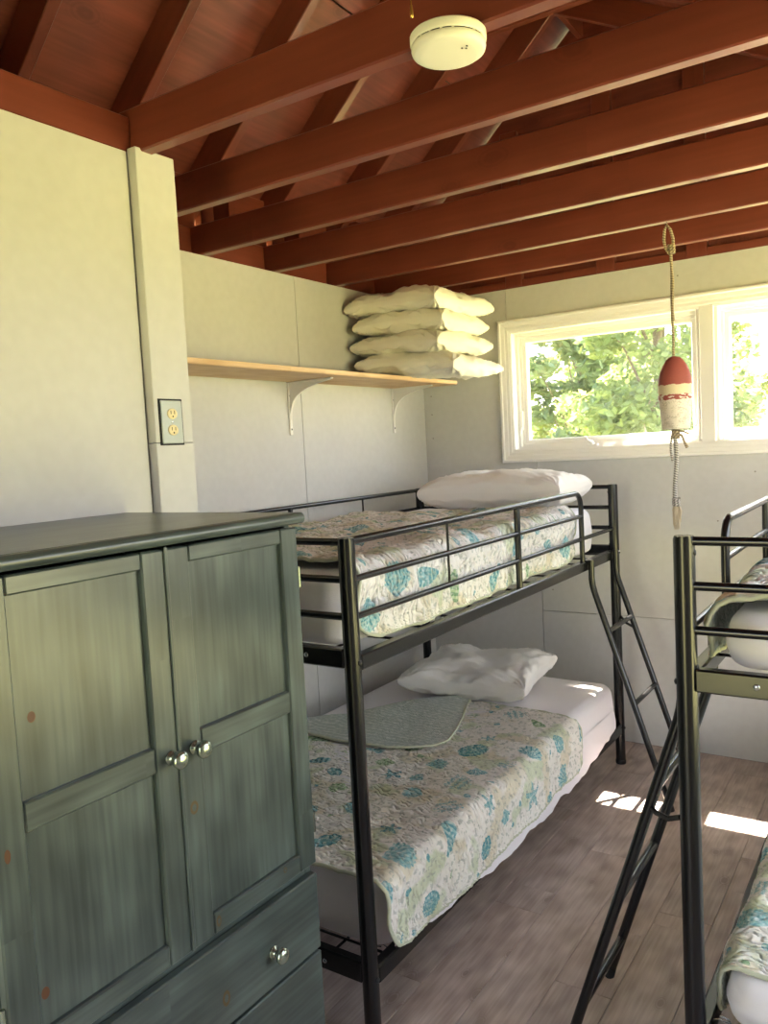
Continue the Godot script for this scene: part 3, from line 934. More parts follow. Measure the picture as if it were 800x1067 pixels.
# ---------------------------------------------------------------- bunk beds
# local frame: origin on the floor under the middle; guard rail on +x, ladder at the -z end
const HX := 0.508
const HZ := 1.0175
func make_bunk(label: String) -> Node3D:
	var b := thing("bunk_bed", label, "bunk bed", Vector3.ZERO, 0.0, "black metal bunk beds")
	var K: Material = M.black_enamel
	for sx in [-1, 1]:
		for sz in [-1, 1]:
			var px: float = sx * HX
			var pz: float = sz * HZ
			var po := part("post", tube([Vector3(px, 0.008, pz), Vector3(px, 1.287, pz), Vector3(px, 1.293, pz)], [0.0215, 0.0215, 0.019], 22), K, b)
			part("foot_cap", lathe([Vector2(0.0, 0.0), Vector2(0.022, 0.0), Vector2(0.0235, 0.004), Vector2(0.0235, 0.018), Vector2(0.0216, 0.020)], 18, Transform3D(Basis(), Vector3(px, 0, pz))), M.black_plastic, po)
			for y in [0.985, 0.17]:
				part("bolt", lathe([Vector2(0.007, 0), Vector2(0.0065, 0.003), Vector2(0.003, 0.005), Vector2(0, 0.005)], 10, Transform3D(Basis(Vector3(0, 0, 1), -sx * PI / 2), Vector3(px + sx * 0.021, y, pz))), M.black_plastic, po)
	# decks: side and end beams, upper and lower
	for lv in [[0.961, 1.000], [0.147, 0.194]]:
		for sx in [-1, 1]:
			part("side_beam", span(Vector3(sx * HX - 0.016, lv[0], -HZ + 0.018), Vector3(sx * HX + 0.016, lv[1], HZ - 0.018), 0.004), K, b)
		for sz in [-1, 1]:
			var eb := part("end_beam", span(Vector3(-HX + 0.018, lv[0] + 0.008, sz * HZ - 0.014), Vector3(HX - 0.018, lv[1] + 0.018, sz * HZ + 0.014), 0.004), K, b)
			for sx in [-1, 1]:
				part("screw", lathe([Vector2(0.0065, 0), Vector2(0.005, 0.0025), Vector2(0, 0.003)], 10, Transform3D(Basis(Vector3.RIGHT, sz * PI / 2), Vector3(sx * (HX - 0.135), lv[0] + 0.033, sz * (HZ + 0.014)))), M.zinc, eb)
		var wy: float = lv[1] - 0.014
		for k in 13:
			var z := -HZ + 0.09 + k * (2 * HZ - 0.18) / 12.0
			part("deck_wire", tube([Vector3(-HX + 0.014, wy, z), Vector3(HX - 0.014, wy, z)], 0.004, 6), K, b)
		for k in 5:
			var x := -0.36 + k * 0.18
			part("deck_wire", tube([Vector3(x, wy - 0.007, -HZ + 0.012), Vector3(x, wy - 0.007, HZ - 0.012)], 0.004, 6), K, b)
	# sprung mesh hooks along the lower side beams
	for sx in [-1, 1]:
		for k in 22:
			var z := -HZ + 0.10 + k * (2 * HZ - 0.2) / 21.0
			var hx: float = sx * (HX - 0.016)
			part("spring_hook", tube([Vector3(hx + sx * 0.004, 0.186, z - 0.004), Vector3(hx - sx * 0.012, 0.193, z - 0.004), Vector3(hx - sx * 0.03, 0.190, z - 0.002), Vector3(hx - sx * 0.034, 0.186, z + 0.003), Vector3(hx - sx * 0.03, 0.190, z + 0.008), Vector3(hx - sx * 0.012, 0.193, z + 0.008)], 0.0022, 6), M.zinc, b)
	# end rails
	for sz in [-1, 1]:
		for y in [1.282, 1.189, 1.097]:
			part("end_rail", tube([Vector3(-HX + 0.016, y, sz * HZ), Vector3(HX - 0.016, y, sz * HZ)], 0.0095, 12), K, b)
		for y in [1.258, 1.02]:
			part("bolt", lathe([Vector2(0.006, 0), Vector2(0.0055, 0.003), Vector2(0, 0.004)], 8, Transform3D(Basis(Vector3(0, 0, 1), PI / 2), Vector3(HX - 0.02, y, sz * HZ))), M.black_plastic, b)
	# guard rail on the ladder side: the top tube bends down to the beam
	var ze := -0.604
	var pts := [Vector3(HX, 1.283, HZ - 0.016)]
	pts.append(Vector3(HX, 1.284, ze + 0.06))
	for k in 9:
		var a := PI / 2 * k / 8.0
		pts.append(Vector3(HX, 1.284 - 0.06 * (1 - cos(a)), ze + 0.06 - 0.06 * sin(a)))
	pts.append(Vector3(HX, 0.998, ze))
	part("guard_rail", tube(pts, 0.0105, 14), K, b)
	part("guard_bar", tube([Vector3(HX, 1.188, HZ - 0.016), Vector3(HX, 1.188, ze)], 0.0085, 12), K, b)
	part("guard_bar", tube([Vector3(HX, 1.094, HZ - 0.016), Vector3(HX, 1.094, -HZ + 0.016)], 0.0085, 12), K, b)
	part("guard_upright", tube([Vector3(HX, 0.998, 0.022), Vector3(HX, 1.282, 0.022)], 0.011, 12), K, b)
	part("guard_rod", tube([Vector3(HX, 1.094, 0.515), Vector3(HX, 1.282, 0.515)], 0.004, 8), K, b)
	# rail along the wall side
	for y in [1.283, 1.188, 1.094]:
		part("guard_bar", tube([Vector3(-HX, y, HZ - 0.016), Vector3(-HX, y, -HZ + 0.016)], 0.0095, 12), K, b)
	part("guard_upright", tube([Vector3(-HX, 0.998, 0.022), Vector3(-HX, 1.282, 0.022)], 0.011, 12), K, b)
	for z in [-0.5, 0.515]:
		part("guard_rod", tube([Vector3(-HX, 1.094, z), Vector3(-HX, 1.282, z)], 0.004, 8), K, b)
	# ladder leaning out at the -z end
	for z in [-0.622, -0.938]:
		var lp := [Vector3(HX + 0.03, 1.006, z), Vector3(HX + 0.03, 0.925, z), Vector3(HX + 0.033, 0.90, z), Vector3(HX + 0.040, 0.872, z), Vector3(HX + 0.322, 0.012, z)]
		var r := part("ladder_rail", tube(lp, 0.0125, 14), K, b)
		part("foot_cap", tube([Vector3(HX + 0.3257, 0.0, z), Vector3(HX + 0.318, 0.028, z)], 0.014, 12), M.black_plastic, r)
		part("hook", span(Vector3(HX + 0.0, 0.985, z - 0.011), Vector3(HX + 0.03, 1.004, z + 0.011), 0.003), K, r)
	for y in [0.712, 0.418, 0.124]:
		var x: float = HX + 0.040 + (0.872 - y) / 0.86 * 0.282
		part("rung", tube([Vector3(x, y, -0.622), Vector3(x, y, -0.938)], 0.0105, 12), K, b)
	var bx: float = HX + 0.040 + (0.872 - 0.665) / 0.86 * 0.282
	part("ladder_brace", tube([Vector3(bx, 0.665, -0.938), Vector3(bx - 0.02, 0.662, -0.96), Vector3(bx - 0.055, 0.668, -0.99), Vector3(HX + 0.02, 0.69, -HZ)], 0.006, 10), K, b)
	return b

func piecewise(t: float, pts: Array) -> float:
	if t <= pts[0][0]: return pts[0][1]
	for k in pts.size() - 1:
		if t <= pts[k + 1][0]:
			return lerpf(pts[k][1], pts[k + 1][1], (t - pts[k][0]) / (pts[k + 1][0] - pts[k][0]))
	return pts[-1][1]

# quilt over a mattress, hanging over its +x side. x runs from xw (wall side) to xe (edge); z from zfoot to zhead
func make_quilt(q: Node3D, xw: float, xe: float, yt: float, drop: float, zfoot: float, zhead: Callable, R: float, lump: float, seed_: int, uvo: Vector2, cols := 120, rows := 320, footdrop := 0.0) -> void:
	var nz := noise(seed_, 2.6, 3)
	var nf := noise(seed_ + 3, 9.0, 2)
	var rad := 0.045
	var top := xe - xw - rad
	var smax := top + rad * PI / 2 + drop - rad
	var P := []
	var B := []
	var UV := []
	for i in rows + 1:
		var v := float(i) / rows
		var line := []
		var under := []
		var uvl := []
		for j in cols + 1:
			var s := smax * j / cols
			var x: float
			var y: float
			var nx := 0.0
			var ny := 1.0
			if s < top:
				x = xw + s
				y = yt
			elif s < top + rad * PI / 2:
				var a := (s - top) / rad
				nx = sin(a)
				ny = cos(a)
				x = xe - rad + rad * nx
				y = yt - rad + rad * ny
			else:
				nx = 1.0
				ny = 0.0
				x = xe
				y = yt - rad - (s - top - rad * PI / 2)
			var zf := zfoot
			var zh: float = zhead.call(x if s < top else xe + (s - top))
			var over := s - (smax - R)
			if over > 0.0:
				var c := R * (1 - sqrt(maxf(0.0, 1 - over * over / (R * R))))
				zf -= c
				zh += c * 0.8
			var z := lerpf(zf, zh, v)
			# cloth ripples: rows of stitching across the bed plus soft lumps
			var rip := sin((z + 0.004 * sin(s * 41.0) + 0.022 * nf.get_noise_2d(s, z)) * TAU / 0.019)
			var d := 0.0022 * rip + lump * nz.get_noise_2d(s * 1.2, z * 1.2) + lump * 0.45 * nf.get_noise_2d(s, z)
			var hang := clampf((s - top) / 0.12, 0, 1)
			d += hang * (0.006 + 0.011 * sin(z * 9.0 + seed_) * sin(z * 4.1) + 0.006 * nf.get_noise_2d(0.3, z))
			if lump > 0.008: d += maxf(0.0, lump) * (1 - hang)
			var p := Vector3(x + nx * d, y + ny * d, z)
			line.append(p)
			under.append(p - Vector3(nx, ny, 0) * 0.007)
			uvl.append(Vector2(s, z) + uvo)
		P.append(line)
		B.append(under)
		UV.append(uvl)
	var st := begin()
	asheet(st, P, UV, false)
	part("top_cloth", st.commit(), M.quilt_print, q)
	st = begin()
	asheet(st, B, UV, true)
	part("backing_cloth", st.commit(), M.quilt_back, q)
	var rim := []
	for j in range(0, cols + 1, 2): rim.append((P[0][j] + B[0][j]) * 0.5)
	for i in range(1, rows + 1, 2): rim.append((P[i][cols] + B[i][cols]) * 0.5)
	for j in range(cols, -1, -2): rim.append((P[rows][j] + B[rows][j]) * 0.5)
	for i in range(rows, -1, -2): rim.append((P[i][0] + B[i][0]) * 0.5)
	part("binding", tube(rim, 0.0055, 7), M.quilt_binding, q)

func mattress(label: String, cx: float, cz: float, y: float, sx: float, sz: float, h: float, seed_: int) -> Node3D:
	var m := thing("mattress", label, "mattress", Vector3(cx, y, cz), 0.0, "white sheeted mattresses")
	part("cover", mattress_mesh(sx, sz, h, 0.07, 0.045, seed_), M.sheet_white, m)
	return m

func build_beds() -> void:
	var C1 := Vector3(-1.677, 0, -2.5925)
	var C2 := Vector3(0.097, 0, -2.7335)
	var b1 := make_bunk("black metal bunk bed between the wardrobe and the window wall")
	b1.position = C1
	var b2: Node3D = b1.duplicate()
	b2.name = numbered("bunk_bed")
	add_child(b2)
	b2.position = C2
	b2.rotation.y = PI
	b2.set_meta("label", "black metal bunk bed cut off by the right edge, ladder in front")
	# first bunk, bottom
	var m1 := mattress("white sheeted mattress on the lower berth beside the wardrobe", -1.653, -2.590, 0.196, 0.985, 1.90, 0.205, 1)
	# loose sheet hanging over the side beam
	var P := []
	var UV := []
	var nz := noise(401, 5.0, 2)
	for i in 7:
		var line := []
		var uvl := []
		for j in 81:
			var t := j / 80.0
			var z := lerpf(0.93, -0.88, t)
			var low := -0.05 + 0.035 * sin(t * PI) * 0.0 + 0.02 * nz.get_noise_1d(z) + piecewise(t, [[0.0, 0.055], [0.12, 0.03], [0.35, 0.0], [0.7, -0.005], [0.86, 0.02], [1.0, 0.075]])
			var v := i / 6.0
			line.append(Vector3(0.502 + 0.004 * sin(v * PI) + 0.006 * v + 0.006 * v * nz.get_noise_2d(z * 2.0, 9.0), lerpf(0.10, low, v), z))
			uvl.append(Vector2(z, v * 0.2))
		P.append(line)
		UV.append(uvl)
	var st := begin()
	asheet(st, P, UV, true)
	part("sheet_hem", st.commit(), M.sheet_white, m1)
	var q1 := thing("quilt", "seashell print quilt with a turned-back corner on the lower berth", "quilt", Vector3.ZERO, 0.0, "seashell print quilts")
	var head1 := func(x: float) -> float: return piecewise(x, [[-2.14, -2.42], [-2.09, -2.47], [-1.97, -2.59], [-1.83, -2.87], [-1.68, -2.985], [-1.58, -3.005], [-1.30, -3.01], [-1.12, -2.985], [-0.9, -3.03]])
	make_quilt(q1, -2.135, -1.129, 0.412, 0.205, -1.612, head1, 0.10, 0.006, 501, Vector2(0.1, 0.3))
	# turned-back corner showing the backing
	var crease := [Vector3(-2.13, 0.43, -2.43), Vector3(-2.09, 0.43, -2.47), Vector3(-1.97, 0.43, -2.60), Vector3(-1.83, 0.43, -2.875), Vector3(-1.66, 0.43, -2.995), Vector3(-1.615, 0.43, -3.005)]
	var hem := [Vector3(-2.10, 0.43, -2.37), Vector3(-1.99, 0.43, -2.36), Vector3(-1.80, 0.43, -2.355), Vector3(-1.59, 0.43, -2.385), Vector3(-1.48, 0.43, -2.47), Vector3(-1.60, 0.43, -2.99)]
	var ca := Curve3D.new()
	var cb := Curve3D.new()
	for k in 6:
		ca.add_point(crease[k])
	var pts := [[-2.10, -2.375], [-2.0, -2.362], [-1.90, -2.352], [-1.80, -2.352], [-1.69, -2.362], [-1.59, -2.385], [-1.52, -2.415], [-1.475, -2.465], [-1.462, -2.53], [-1.485, -2.64], [-1.53, -2.77], [-1.575, -2.89], [-1.612, -3.0]]
	for k in pts:
		cb.add_point(Vector3(k[0], 0.43, k[1]))
	var F := []
	var FU := []
	for i in 41:
		var t := i / 40.0
		var a := ca.sample_baked(ca.get_baked_length() * t)
		var b := cb.sample_baked(cb.get_baked_length() * t)
		var line := []
		var uvl := []
		for j in 31:
			var u := j / 30.0
			var p := a.lerp(b, u)
			p.y = 0.4225 + 0.022 * pow(1 - u, 2.0) * minf(1.0, u * 6 + 0.3) * (1.0 if u > 0.05 else 0.6) + 0.006 * nz.get_noise_2d(p.x, p.z) + 0.004
			line.append(p)
			uvl.append(Vector2(p.x, p.z))
		F.append(line)
		FU.append(uvl)
	st = begin()
	asheet(st, F, FU, false)
	var flap := part("turned_corner", st.commit(), M.quilt_back, q1)
	var rim := []
	for i in 41: rim.append(F[i][30] + Vector3(0, -0.002, 0))
	part("binding", tube(rim, 0.005, 7), M.quilt_binding, flap)
	var p1 := part("pillow", pillow_mesh(0.58, 0.48, 0.135, 611, 0.012, 1.0), M.pillow_white, self, Transform3D(Basis(Vector3.UP, 0.10) * Basis(Vector3.RIGHT, 0.06), Vector3(-1.655, 0.490, -3.17)))
	tag(p1, "white pillow lying on the lower berth above the seashell quilt", "pillow")
	# first bunk, top
	mattress("white sheeted mattress on the upper berth beside the pine shelf", -1.677, -2.575, 1.002, 0.900, 1.90, 0.195, 2)
	var q2 := thing("quilt", "rumpled seashell print quilt on the upper berth behind the guard rails", "quilt", Vector3.ZERO, 0.0, "seashell print quilts")
	var head2 := func(x: float) -> float: return piecewise(x, [[-2.1, -3.02], [-1.6, -3.06], [-1.3, -3.17], [-1.0, -3.22]])
	make_quilt(q2, -2.10, -1.203, 1.203, 0.195, -1.655, head2, 0.10, 0.020, 507, Vector2(0.7, 0.1))
	var p2 := part("pillow", pillow_mesh(0.66, 0.46, 0.170, 623, 0.0, 0.8), M.pillow_white, self, Transform3D(Basis(Vector3.UP, 0.05), Vector3(-1.568, 1.295, -3.335)))
	tag(p2, "plump white pillow on the upper berth below the window", "pillow")
	# second bunk
	mattress("white sheeted mattress on the upper berth of the right-hand bunk", 0.097, -2.7335, 1.002, 0.900, 1.90, 0.12, 3)
	var q3 := thing("quilt", "rumpled quilt on the upper berth at the right edge", "quilt", C2, PI, "seashell print quilts")
	make_quilt(q3, -0.42, 0.474, 1.128, 0.12, 0.6, func(_x: float) -> float: return -0.925, 0.07, 0.022, 511, Vector2(0.2, 0.9), 100, 330)
	q3.rotation.y = PI
	mattress("white sheeted mattress on the lower berth of the right-hand bunk", 0.097, -2.7335, 0.196, 0.93, 1.90, 0.115, 4)
	var q4 := thing("quilt", "seashell print quilt on the lower berth at the right edge, beside the ladder foot", "quilt", C2, PI, "seashell print quilts")
	make_quilt(q4, -0.42, 0.482, 0.322, 0.135, 0.6, func(_x: float) -> float: return -0.915, 0.06, 0.008, 521, Vector2(0.5, 0.5), 100, 330)

# ---------------------------------------------------------------- small things
func build_outlet() -> void:
	var o := thing("wall_outlet", "steel outlet plate with two ivory sockets on the white post", "outlet", Vector3(-1.632, 1.602, -1.466))
	part("box_edge", span(Vector3(-0.001, -0.060, -0.040), Vector3(0.0015, 0.060, 0.040), 0.0005), M.slot_dark, o)
	part("cover_plate", span(Vector3(0.0015, -0.056, -0.0355), Vector3(0.006, 0.056, 0.0355), 0.0025), M.steel_plate, o)
	for y in [0.021, -0.021]:
		var r := part("socket", lathe([Vector2(0.0165, 0.0), Vector2(0.0165, 0.0022), Vector2(0.015, 0.0032), Vector2(0.0, 0.0034)], 20, Transform3D(Basis(Vector3(0, 0.84, 0), Vector3(1, 0, 0), Vector3(0, 0, 1)), Vector3(0.006, y, 0))), M.ivory_plastic, o)
		for z in [-0.006, 0.006]:
			part("slot", span(Vector3(0.0090, y - 0.001, z - 0.001), Vector3(0.0097, y + 0.008, z + 0.001), 0.0002), M.slot_dark, r)
		part("slot", tube([Vector3(0.009, y - 0.007, 0), Vector3(0.0097, y - 0.007, 0)], 0.0023, 8), M.slot_dark, r)
	part("screw", lathe([Vector2(0.004, 0), Vector2(0.003, 0.0015), Vector2(0, 0.0018)], 8, Transform3D(Basis(Vector3(0, 0, 1), -PI / 2), Vector3(0.006, 0, 0))), M.zinc, o)

func build_detector() -> void:
	var s := thing("smoke_detector", "round white smoke detector under the nearest red joist", "smoke detector", Vector3(-0.750, YJ, -1.425))
	var dn := Basis(Vector3.RIGHT, PI)
	part("base_ring", lathe([Vector2(0, 0), Vector2(0.070, 0.0), Vector2(0.0725, 0.003), Vector2(0.0725, 0.016), Vector2(0.069, 0.0185)], 40, Transform3D(dn, Vector3.ZERO)), M.white_plastic, s)
	part("vent_gap", lathe([Vector2(0.066, 0.016), Vector2(0.066, 0.024)], 40, Transform3D(dn, Vector3.ZERO)), M.slot_dark, s)
	var c := part("cover", lathe([Vector2(0.067, 0.0205), Vector2(0.0705, 0.021), Vector2(0.0710, 0.027), Vector2(0.069, 0.033), Vector2(0.064, 0.0365), Vector2(0.050, 0.0385), Vector2(0.0, 0.040)], 40, Transform3D(dn, Vector3.ZERO)), M.white_plastic, s)
	for k in 20:
		var a := TAU * k / 20.0
		if k % 5 != 2:
			part("rib", box_mesh(Vector3(cos(a) * 0.0685, -0.0195, sin(a) * 0.0685), Vector3(0.004, 0.003, 0.004), 0.0005), M.white_plastic, s)
	for q in [[0.040, 0.005], [0.045, 0.012], [0.034, 0.010]]:
		part("slot", tube([Vector3(q[0], -0.0385, q[1] - 0.002), Vector3(q[0], -0.0397, q[1] + 0.002)], 0.0016, 6), M.slot_dark, c)

func build_lamp() -> void:
	# bulb holder on a rafter above the frame; its chain hangs into view
	var at := Vector3(-0.647, rr(-0.647), -1.075)
	var l := thing("ceiling_lamp", "unlit bulb holder with a brass pull chain hanging near the smoke detector", "lamp", at)
	part("holder", lathe([Vector2(0, 0.0), Vector2(0.05, 0.0), Vector2(0.052, 0.012), Vector2(0.03, 0.03), Vector2(0.022, 0.05), Vector2(0, 0.05)], 24, Transform3D(Basis(Vector3.RIGHT, PI), Vector3(0, 0.015, 0))), M.white_plastic, l)
	part("bulb", lathe([Vector2(0.013, 0.03), Vector2(0.014, 0.055), Vector2(0.028, 0.085), Vector2(0.030, 0.105), Vector2(0.020, 0.128), Vector2(0, 0.136)], 20, Transform3D(Basis(Vector3.RIGHT, PI), Vector3.ZERO)), M.bulb_glass, l)
	var low: float = 2.134 - at.y
	var ch := part("pull_chain", tube([Vector3(0.032, -0.02, 0.02), Vector3(0.036, -0.04, 0.022), Vector3(0.036, low, 0.022)], 0.0011, 6), M.brass, l)
	part("pull", lathe([Vector2(0, 0), Vector2(0.0022, 0.001), Vector2(0.0026, 0.006), Vector2(0.0016, 0.018), Vector2(0, 0.02)], 10, Transform3D(Basis(), Vector3(0.036, low - 0.018, 0.022))), M.brass, ch)

func build_buoy() -> void:
	var x := -0.772
	var z := -3.150
	var b := thing("lobster_buoy", "worn red and white lobster buoy hanging on a rope before the window", "buoy", Vector3(x, 1.52, z))
	var prof := [Vector2(0, 0), Vector2(0.044, 0.0), Vector2(0.050, 0.004), Vector2(0.0525, 0.03), Vector2(0.0575, 0.10), Vector2(0.0605, 0.13), Vector2(0.0605, 0.165), Vector2(0.058, 0.19), Vector2(0.052, 0.215), Vector2(0.043, 0.237), Vector2(0.031, 0.256), Vector2(0.018, 0.268), Vector2(0.0, 0.272)]
	var body := part("body", lathe_h(prof, 40), M.buoy_paint, b)
	# hanging line and the loop that goes over the joist
	var top := YJ - 1.52
	var knot_y := 0.665
	var line := []
	for k in 24:
		var t := k / 23.0
		line.append(Vector3(-0.003 + 0.0012 * sin(t * 9.0), lerpf(0.268, knot_y, t), 0.0))
	part("hanging_line", tube(line, 0.0046, 8), M.rope_tan, b)
	var line2 := []
	for k in 24:
		var t := k / 23.0
		line2.append(Vector3(0.003 - 0.002 * sin(t * 9.0) - 0.003 * t, lerpf(0.40, knot_y, t), 0.009))
	part("hanging_line", tube(line2, 0.0045, 8), M.rope_tan, b)
	part("screw_eye", tube([Vector3(-0.010, top + 0.01, 0.02), Vector3(-0.010, top - 0.004, 0.02), Vector3(-0.017, top - 0.010, 0.02), Vector3(-0.010, top - 0.017, 0.02), Vector3(-0.003, top - 0.010, 0.02), Vector3(-0.009, top - 0.005, 0.02)], 0.002, 6), M.zinc, b)
	part("loop", tube([Vector3(-0.006, knot_y - 0.02, 0.004), Vector3(-0.020, knot_y + 0.004, 0.008), Vector3(-0.024, knot_y + 0.03, 0.012), Vector3(-0.020, top - 0.03, 0.016), Vector3(-0.010, top - 0.010, 0.018), Vector3(0.001, top - 0.03, 0.016), Vector3(0.009, knot_y + 0.03, 0.012), Vector3(0.008, knot_y + 0.004, 0.008), Vector3(0.0, knot_y - 0.02, 0.004)], 0.0055, 8), M.rope_tan, b)
	var kn := []
	for k in 26:
		var a := k / 25.0 * TAU * 2.6
		kn.append(Vector3(0.010 * cos(a), knot_y - 0.018 + 0.030 * k / 25.0, 0.010 * sin(a) + 0.004))
	part("knot", tube(kn, 0.0055, 8), M.rope_tan, b)
	# tail below the foot
	var kn2 := []
	for k in 30:
		var a := k / 29.0 * TAU * 3.0
		kn2.append(Vector3(0.011 * cos(a) - 0.002, -0.030 + 0.028 * k / 29.0, 0.011 * sin(a)))
	part("knot", tube(kn2, 0.0055, 8), M.rope_tan, b)
	part("rope_end", tube([Vector3(0.006, -0.016, 0.004), Vector3(0.022, -0.024, 0.006), Vector3(0.030, -0.046, 0.008), Vector3(0.040, -0.070, 0.006)], [0.005, 0.005, 0.005, 0.006], 8), M.rope_tan, b)
	part("rope_end", tube([Vector3(0.008, -0.008, 0.0), Vector3(0.026, -0.008, 0.004), Vector3(0.038, -0.014, 0.004), Vector3(0.046, -0.018, 0.004)], 0.004, 8), M.rope_tan, b)
	var tail := []
	for k in 20:
		var t := k / 19.0
		tail.append(Vector3(-0.006 + 0.005 * sin(t * 5.0), lerpf(-0.02, -0.27, t), 0.0))
	var tl := part("tail_rope", tube(tail, 0.0082, 8), M.rope_white, b)
	var t2 := []
	for k in 14:
		var t := k / 13.0
		t2.append(Vector3(-0.014 - 0.006 * sin(t * PI), lerpf(-0.02, -0.12, t), 0.004))
	part("strand", tube(t2, 0.0045, 8), M.rope_white, tl)
	var kn3 := []
	for k in 30:
		var a := k / 29.0 * TAU * 3.0
		kn3.append(Vector3(0.010 * cos(a) - 0.006, -0.285 + 0.026 * k / 29.0, 0.010 * sin(a)))
	part("knot", tube(kn3, 0.006, 8), M.rope_white, tl)
	# frayed end
	var fr := begin()
	for k in 46:
		var a := rng.randf() * TAU
		var r0 := rng.randf_range(0.001, 0.007)
		var len_ := rng.randf_range(0.07, 0.105)
		var o := Vector3(cos(a) * r0 - 0.005, -0.275, sin(a) * r0)
		atube(fr, [o, o + Vector3(cos(a) * 0.008 + rng.randf_range(-0.006, 0.006), -len_ * 0.4, sin(a) * 0.006), o + Vector3(cos(a) * 0.003 + rng.randf_range(-0.006, 0.006), -len_, sin(a) * 0.004)], [0.0026, 0.0024, 0.0012], 5, false)
	var fray := part("frayed_end", fr.commit(), M.rope_frayed, tl)
	fray.set_meta("kind", "stuff")

# lathe whose v runs with height, so that the painted bands sit where they should
func lathe_h(prof: Array, sides: int) -> ArrayMesh:
	var hmax: float = prof[-1].y
	var dense := []
	for i in prof.size() - 1:
		for k in 4:
			dense.append(prof[i].lerp(prof[i + 1], k / 4.0))
	dense.append(prof[-1])
	var P := []
	var UV := []
	for p in dense:
		var line := []
		var uvl := []
		for k in sides + 1:
			var a := TAU * k / sides
			line.append(Vector3(p.x * cos(a), p.y, p.x * sin(a)))
			uvl.append(Vector2(float(k) / sides, clampf(p.y / hmax, 0.004, 0.996)))
		P.append(line)
		UV.append(uvl)
	var st := begin()
	asheet(st, P, UV, true)
	return st.commit()

# ---------------------------------------------------------------- the garden outside
func leafy(st: SurfaceTool, c: Vector3, r: Vector3, n: int, size: float) -> void:
	for k in n:
		var d := Vector3(rng.randfn(), rng.randfn(), rng.randfn()).normalized() * pow(rng.randf(), 0.45)
		var p := c + d * r
		var u := Vector3(rng.randfn(), rng.randfn() * 0.6, rng.randfn()).normalized()
		var v := u.cross(Vector3(rng.randfn(), rng.randfn(), rng.randfn())).normalized()
		var s := size * rng.randf_range(0.6, 1.3)
		var nn := u.cross(v)
		if nn.y < 0: nn = -nn
		var q := [p - u * s, p + v * s * 0.42 , p + u * s, p - v * s * 0.42]
		tri(st, [q[0], q[1], q[2]], [nn, nn, nn], [Vector2.ZERO, Vector2.ZERO, Vector2.ZERO])
		tri(st, [q[0], q[2], q[3]], [nn, nn, nn], [Vector2.ZERO, Vector2.ZERO, Vector2.ZERO])

func tree(called: String, label: String, at: Vector3, h: float, spread: float, y0: float, m: Material, clumps: int, leaves: int, size: float, trunk_r: float, seed_: int) -> void:
	rng.seed = seed_
	var t := thing(called, label, "tree" if called != "garden_shrub" else "shrub", at, 0.0, "garden trees and shrubs")
	var trunk := []
	var radii := []
	for k in 9:
		var f := k / 8.0
		trunk.append(Vector3(rng.randf_range(-0.1, 0.1) * f * spread * 0.3, h * 0.92 * f, rng.randf_range(-0.1, 0.1) * f * spread * 0.3))
		radii.append(trunk_r * (1.0 - 0.75 * f))
	part("trunk", tube(trunk, radii, 9), M.bark, t)
	var st := begin()
	var br := begin()
	for k in clumps:
		var f := rng.randf()
		var y := lerpf(y0, h, f)
		var a := rng.randf() * TAU
		var rad := spread * sqrt(rng.randf()) * (0.45 + 0.55 * sin(PI * clampf(f * 0.85 + 0.12, 0, 1)))
		var c := Vector3(cos(a) * rad, y, sin(a) * rad)
		leafy(st, c, Vector3(0.42, 0.26, 0.42) * (0.5 + 0.22 * spread), leaves, size)
		if trunk_r > 0.03 and k % 4 == 0:
			var base: Vector3 = trunk[clampi(int(8 * (y / h) * 0.75), 0, 8)]
			var mid := base.lerp(c, 0.5) + Vector3(0, 0.12, 0)
			atube(br, [base, mid, c], [trunk_r * 0.22, trunk_r * 0.12, 0.005], 6, false)
	part("foliage", st.commit(), m, t)
	if trunk_r > 0.03:
		part("branches", br.commit(), M.bark, t)

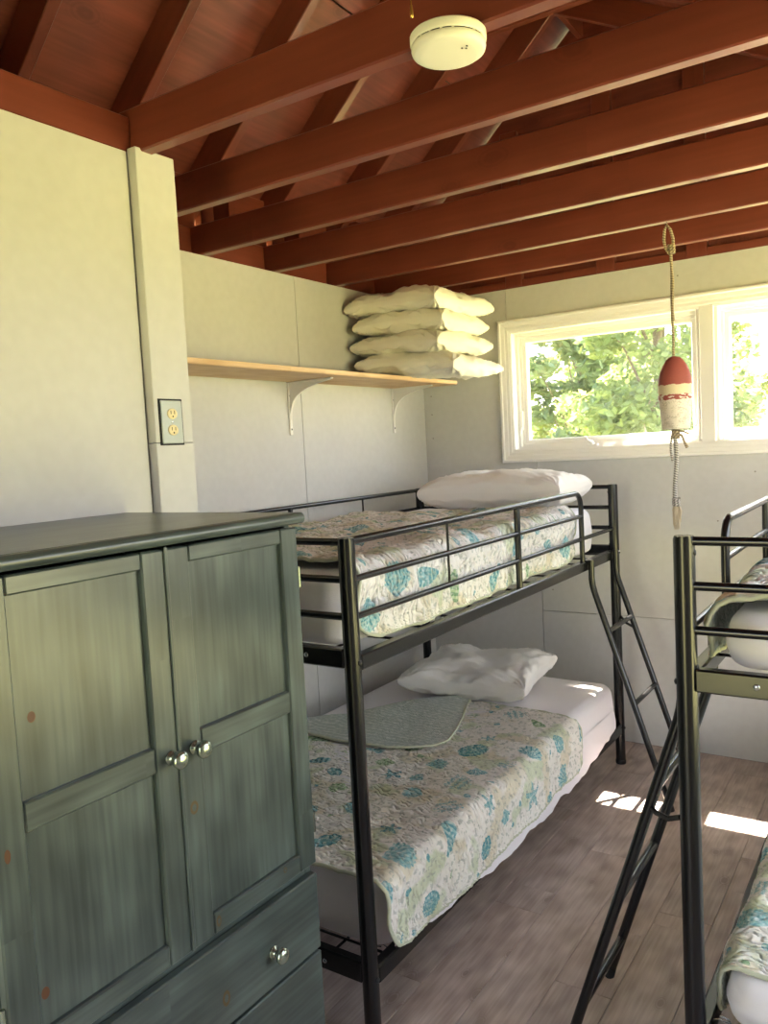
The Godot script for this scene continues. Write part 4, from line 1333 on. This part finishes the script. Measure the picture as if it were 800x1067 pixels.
func build_garden() -> void:
	var gr := MeshInstance3D.new()
	gr.name = "lawn"
	gr.mesh = span(Vector3(-40, -0.45, -60), Vector3(40, -0.30, 45), 0.0)
	gr.material_override = M.lawn
	add_child(gr)
	tag(gr, "sunlit lawn round the cabin", "", "", "structure")
	tree("broadleaf_tree", "tall tree with a grey trunk seen behind the buoy", Vector3(-2.40, -0.3, -9.1), 5.5, 1.25, 1.7, M.leaf_green, 54, 170, 0.07, 0.10, 1001)
	tree("broadleaf_tree", "leafy green tree filling the left half of the window", Vector3(-4.45, -0.3, -12.3), 6.0, 1.25, 0.9, M.leaf_blue, 90, 200, 0.08, 0.08, 1002)
	tree("broadleaf_tree", "bright tree with thin branches in the right window pane", Vector3(-1.55, -0.3, -12.4), 6.0, 1.1, 1.2, M.leaf_light, 40, 170, 0.085, 0.11, 1003)
	tree("broadleaf_tree", "far dark green tree between the other trees in the window", Vector3(-5.2, -0.3, -19.0), 7.5, 2.2, 0.8, M.leaf_green, 76, 180, 0.12, 0.16, 1004)
	tree("broadleaf_tree", "overhanging tree close to the window, its crown above the glass", Vector3(-2.60, -0.3, -5.6), 6.2, 1.75, 3.7, M.leaf_green, 110, 190, 0.075, 0.05, 1010)
	for k in 5:
		tree("garden_shrub", ["yellow-green shrub low at the left of the window", "yellow-green shrub under the leafy tree", "sunlit shrub in the middle of the left pane", "sunlit shrub beside the foot of the grey trunk", "yellow-green shrub low in the right pane"][k], Vector3(-6.3 + k * 1.18, -0.3, -15.2), 2.3 + 0.25 * (k % 3), 0.42, 0.2, M.leaf_light if k != 1 else M.leaf_green, 24, 190, 0.055, 0.03, 1100 + k)

# ---------------------------------------------------------------- assembly
func _ready() -> void:
	rng.seed = 7
	var cam := Camera3D.new()
	cam.name = "camera"
	cam.fov = 64.56
	cam.position = Vector3(0, 1.5, 0)
	cam.rotation_degrees = Vector3(-4.354, 33.77, -3.024)
	cam.near = 0.03
	add_child(cam)
	cam.current = true

	var env := Environment.new()
	env.background_mode = Environment.BG_SKY
	var sky := Sky.new()
	var sm := ProceduralSkyMaterial.new()
	sm.sky_top_color = Color(0.76, 0.81, 0.88)
	sm.sky_horizon_color = Color(0.96, 0.96, 0.95)
	sm.ground_horizon_color = Color(0.80, 0.84, 0.80)
	sm.ground_bottom_color = Color(0.45, 0.50, 0.35)
	sm.sky_curve = 0.20
	sm.energy_multiplier = 3.2
	sky.sky_material = sm
	env.sky = sky
	env.tonemap_mode = Environment.TONE_MAPPER_LINEAR
	env.tonemap_exposure = 3.4
	env.sdfgi_enabled = true
	env.ssao_enabled = true
	env.ssil_enabled = true
	var we := WorldEnvironment.new()
	we.name = "world"
	we.environment = env
	add_child(we)

	var sun := DirectionalLight3D.new()
	sun.name = "sun"
	sun.light_color = Color(1.0, 0.955, 0.88)
	sun.light_energy = 14.0
	sun.light_angular_distance = 0.6
	sun.shadow_enabled = true
	add_child(sun)
	sun.look_at_from_position(Vector3.ZERO, Vector3(0.03, -2.41, 1.0), Vector3.FORWARD)

	make_materials()
	build_room()
	build_roof()
	build_window()
	build_wardrobe()
	build_shelf()
	build_beds()
	build_shelf_pillows()
	build_outlet()
	build_detector()
	build_lamp()
	build_buoy()
	build_garden()
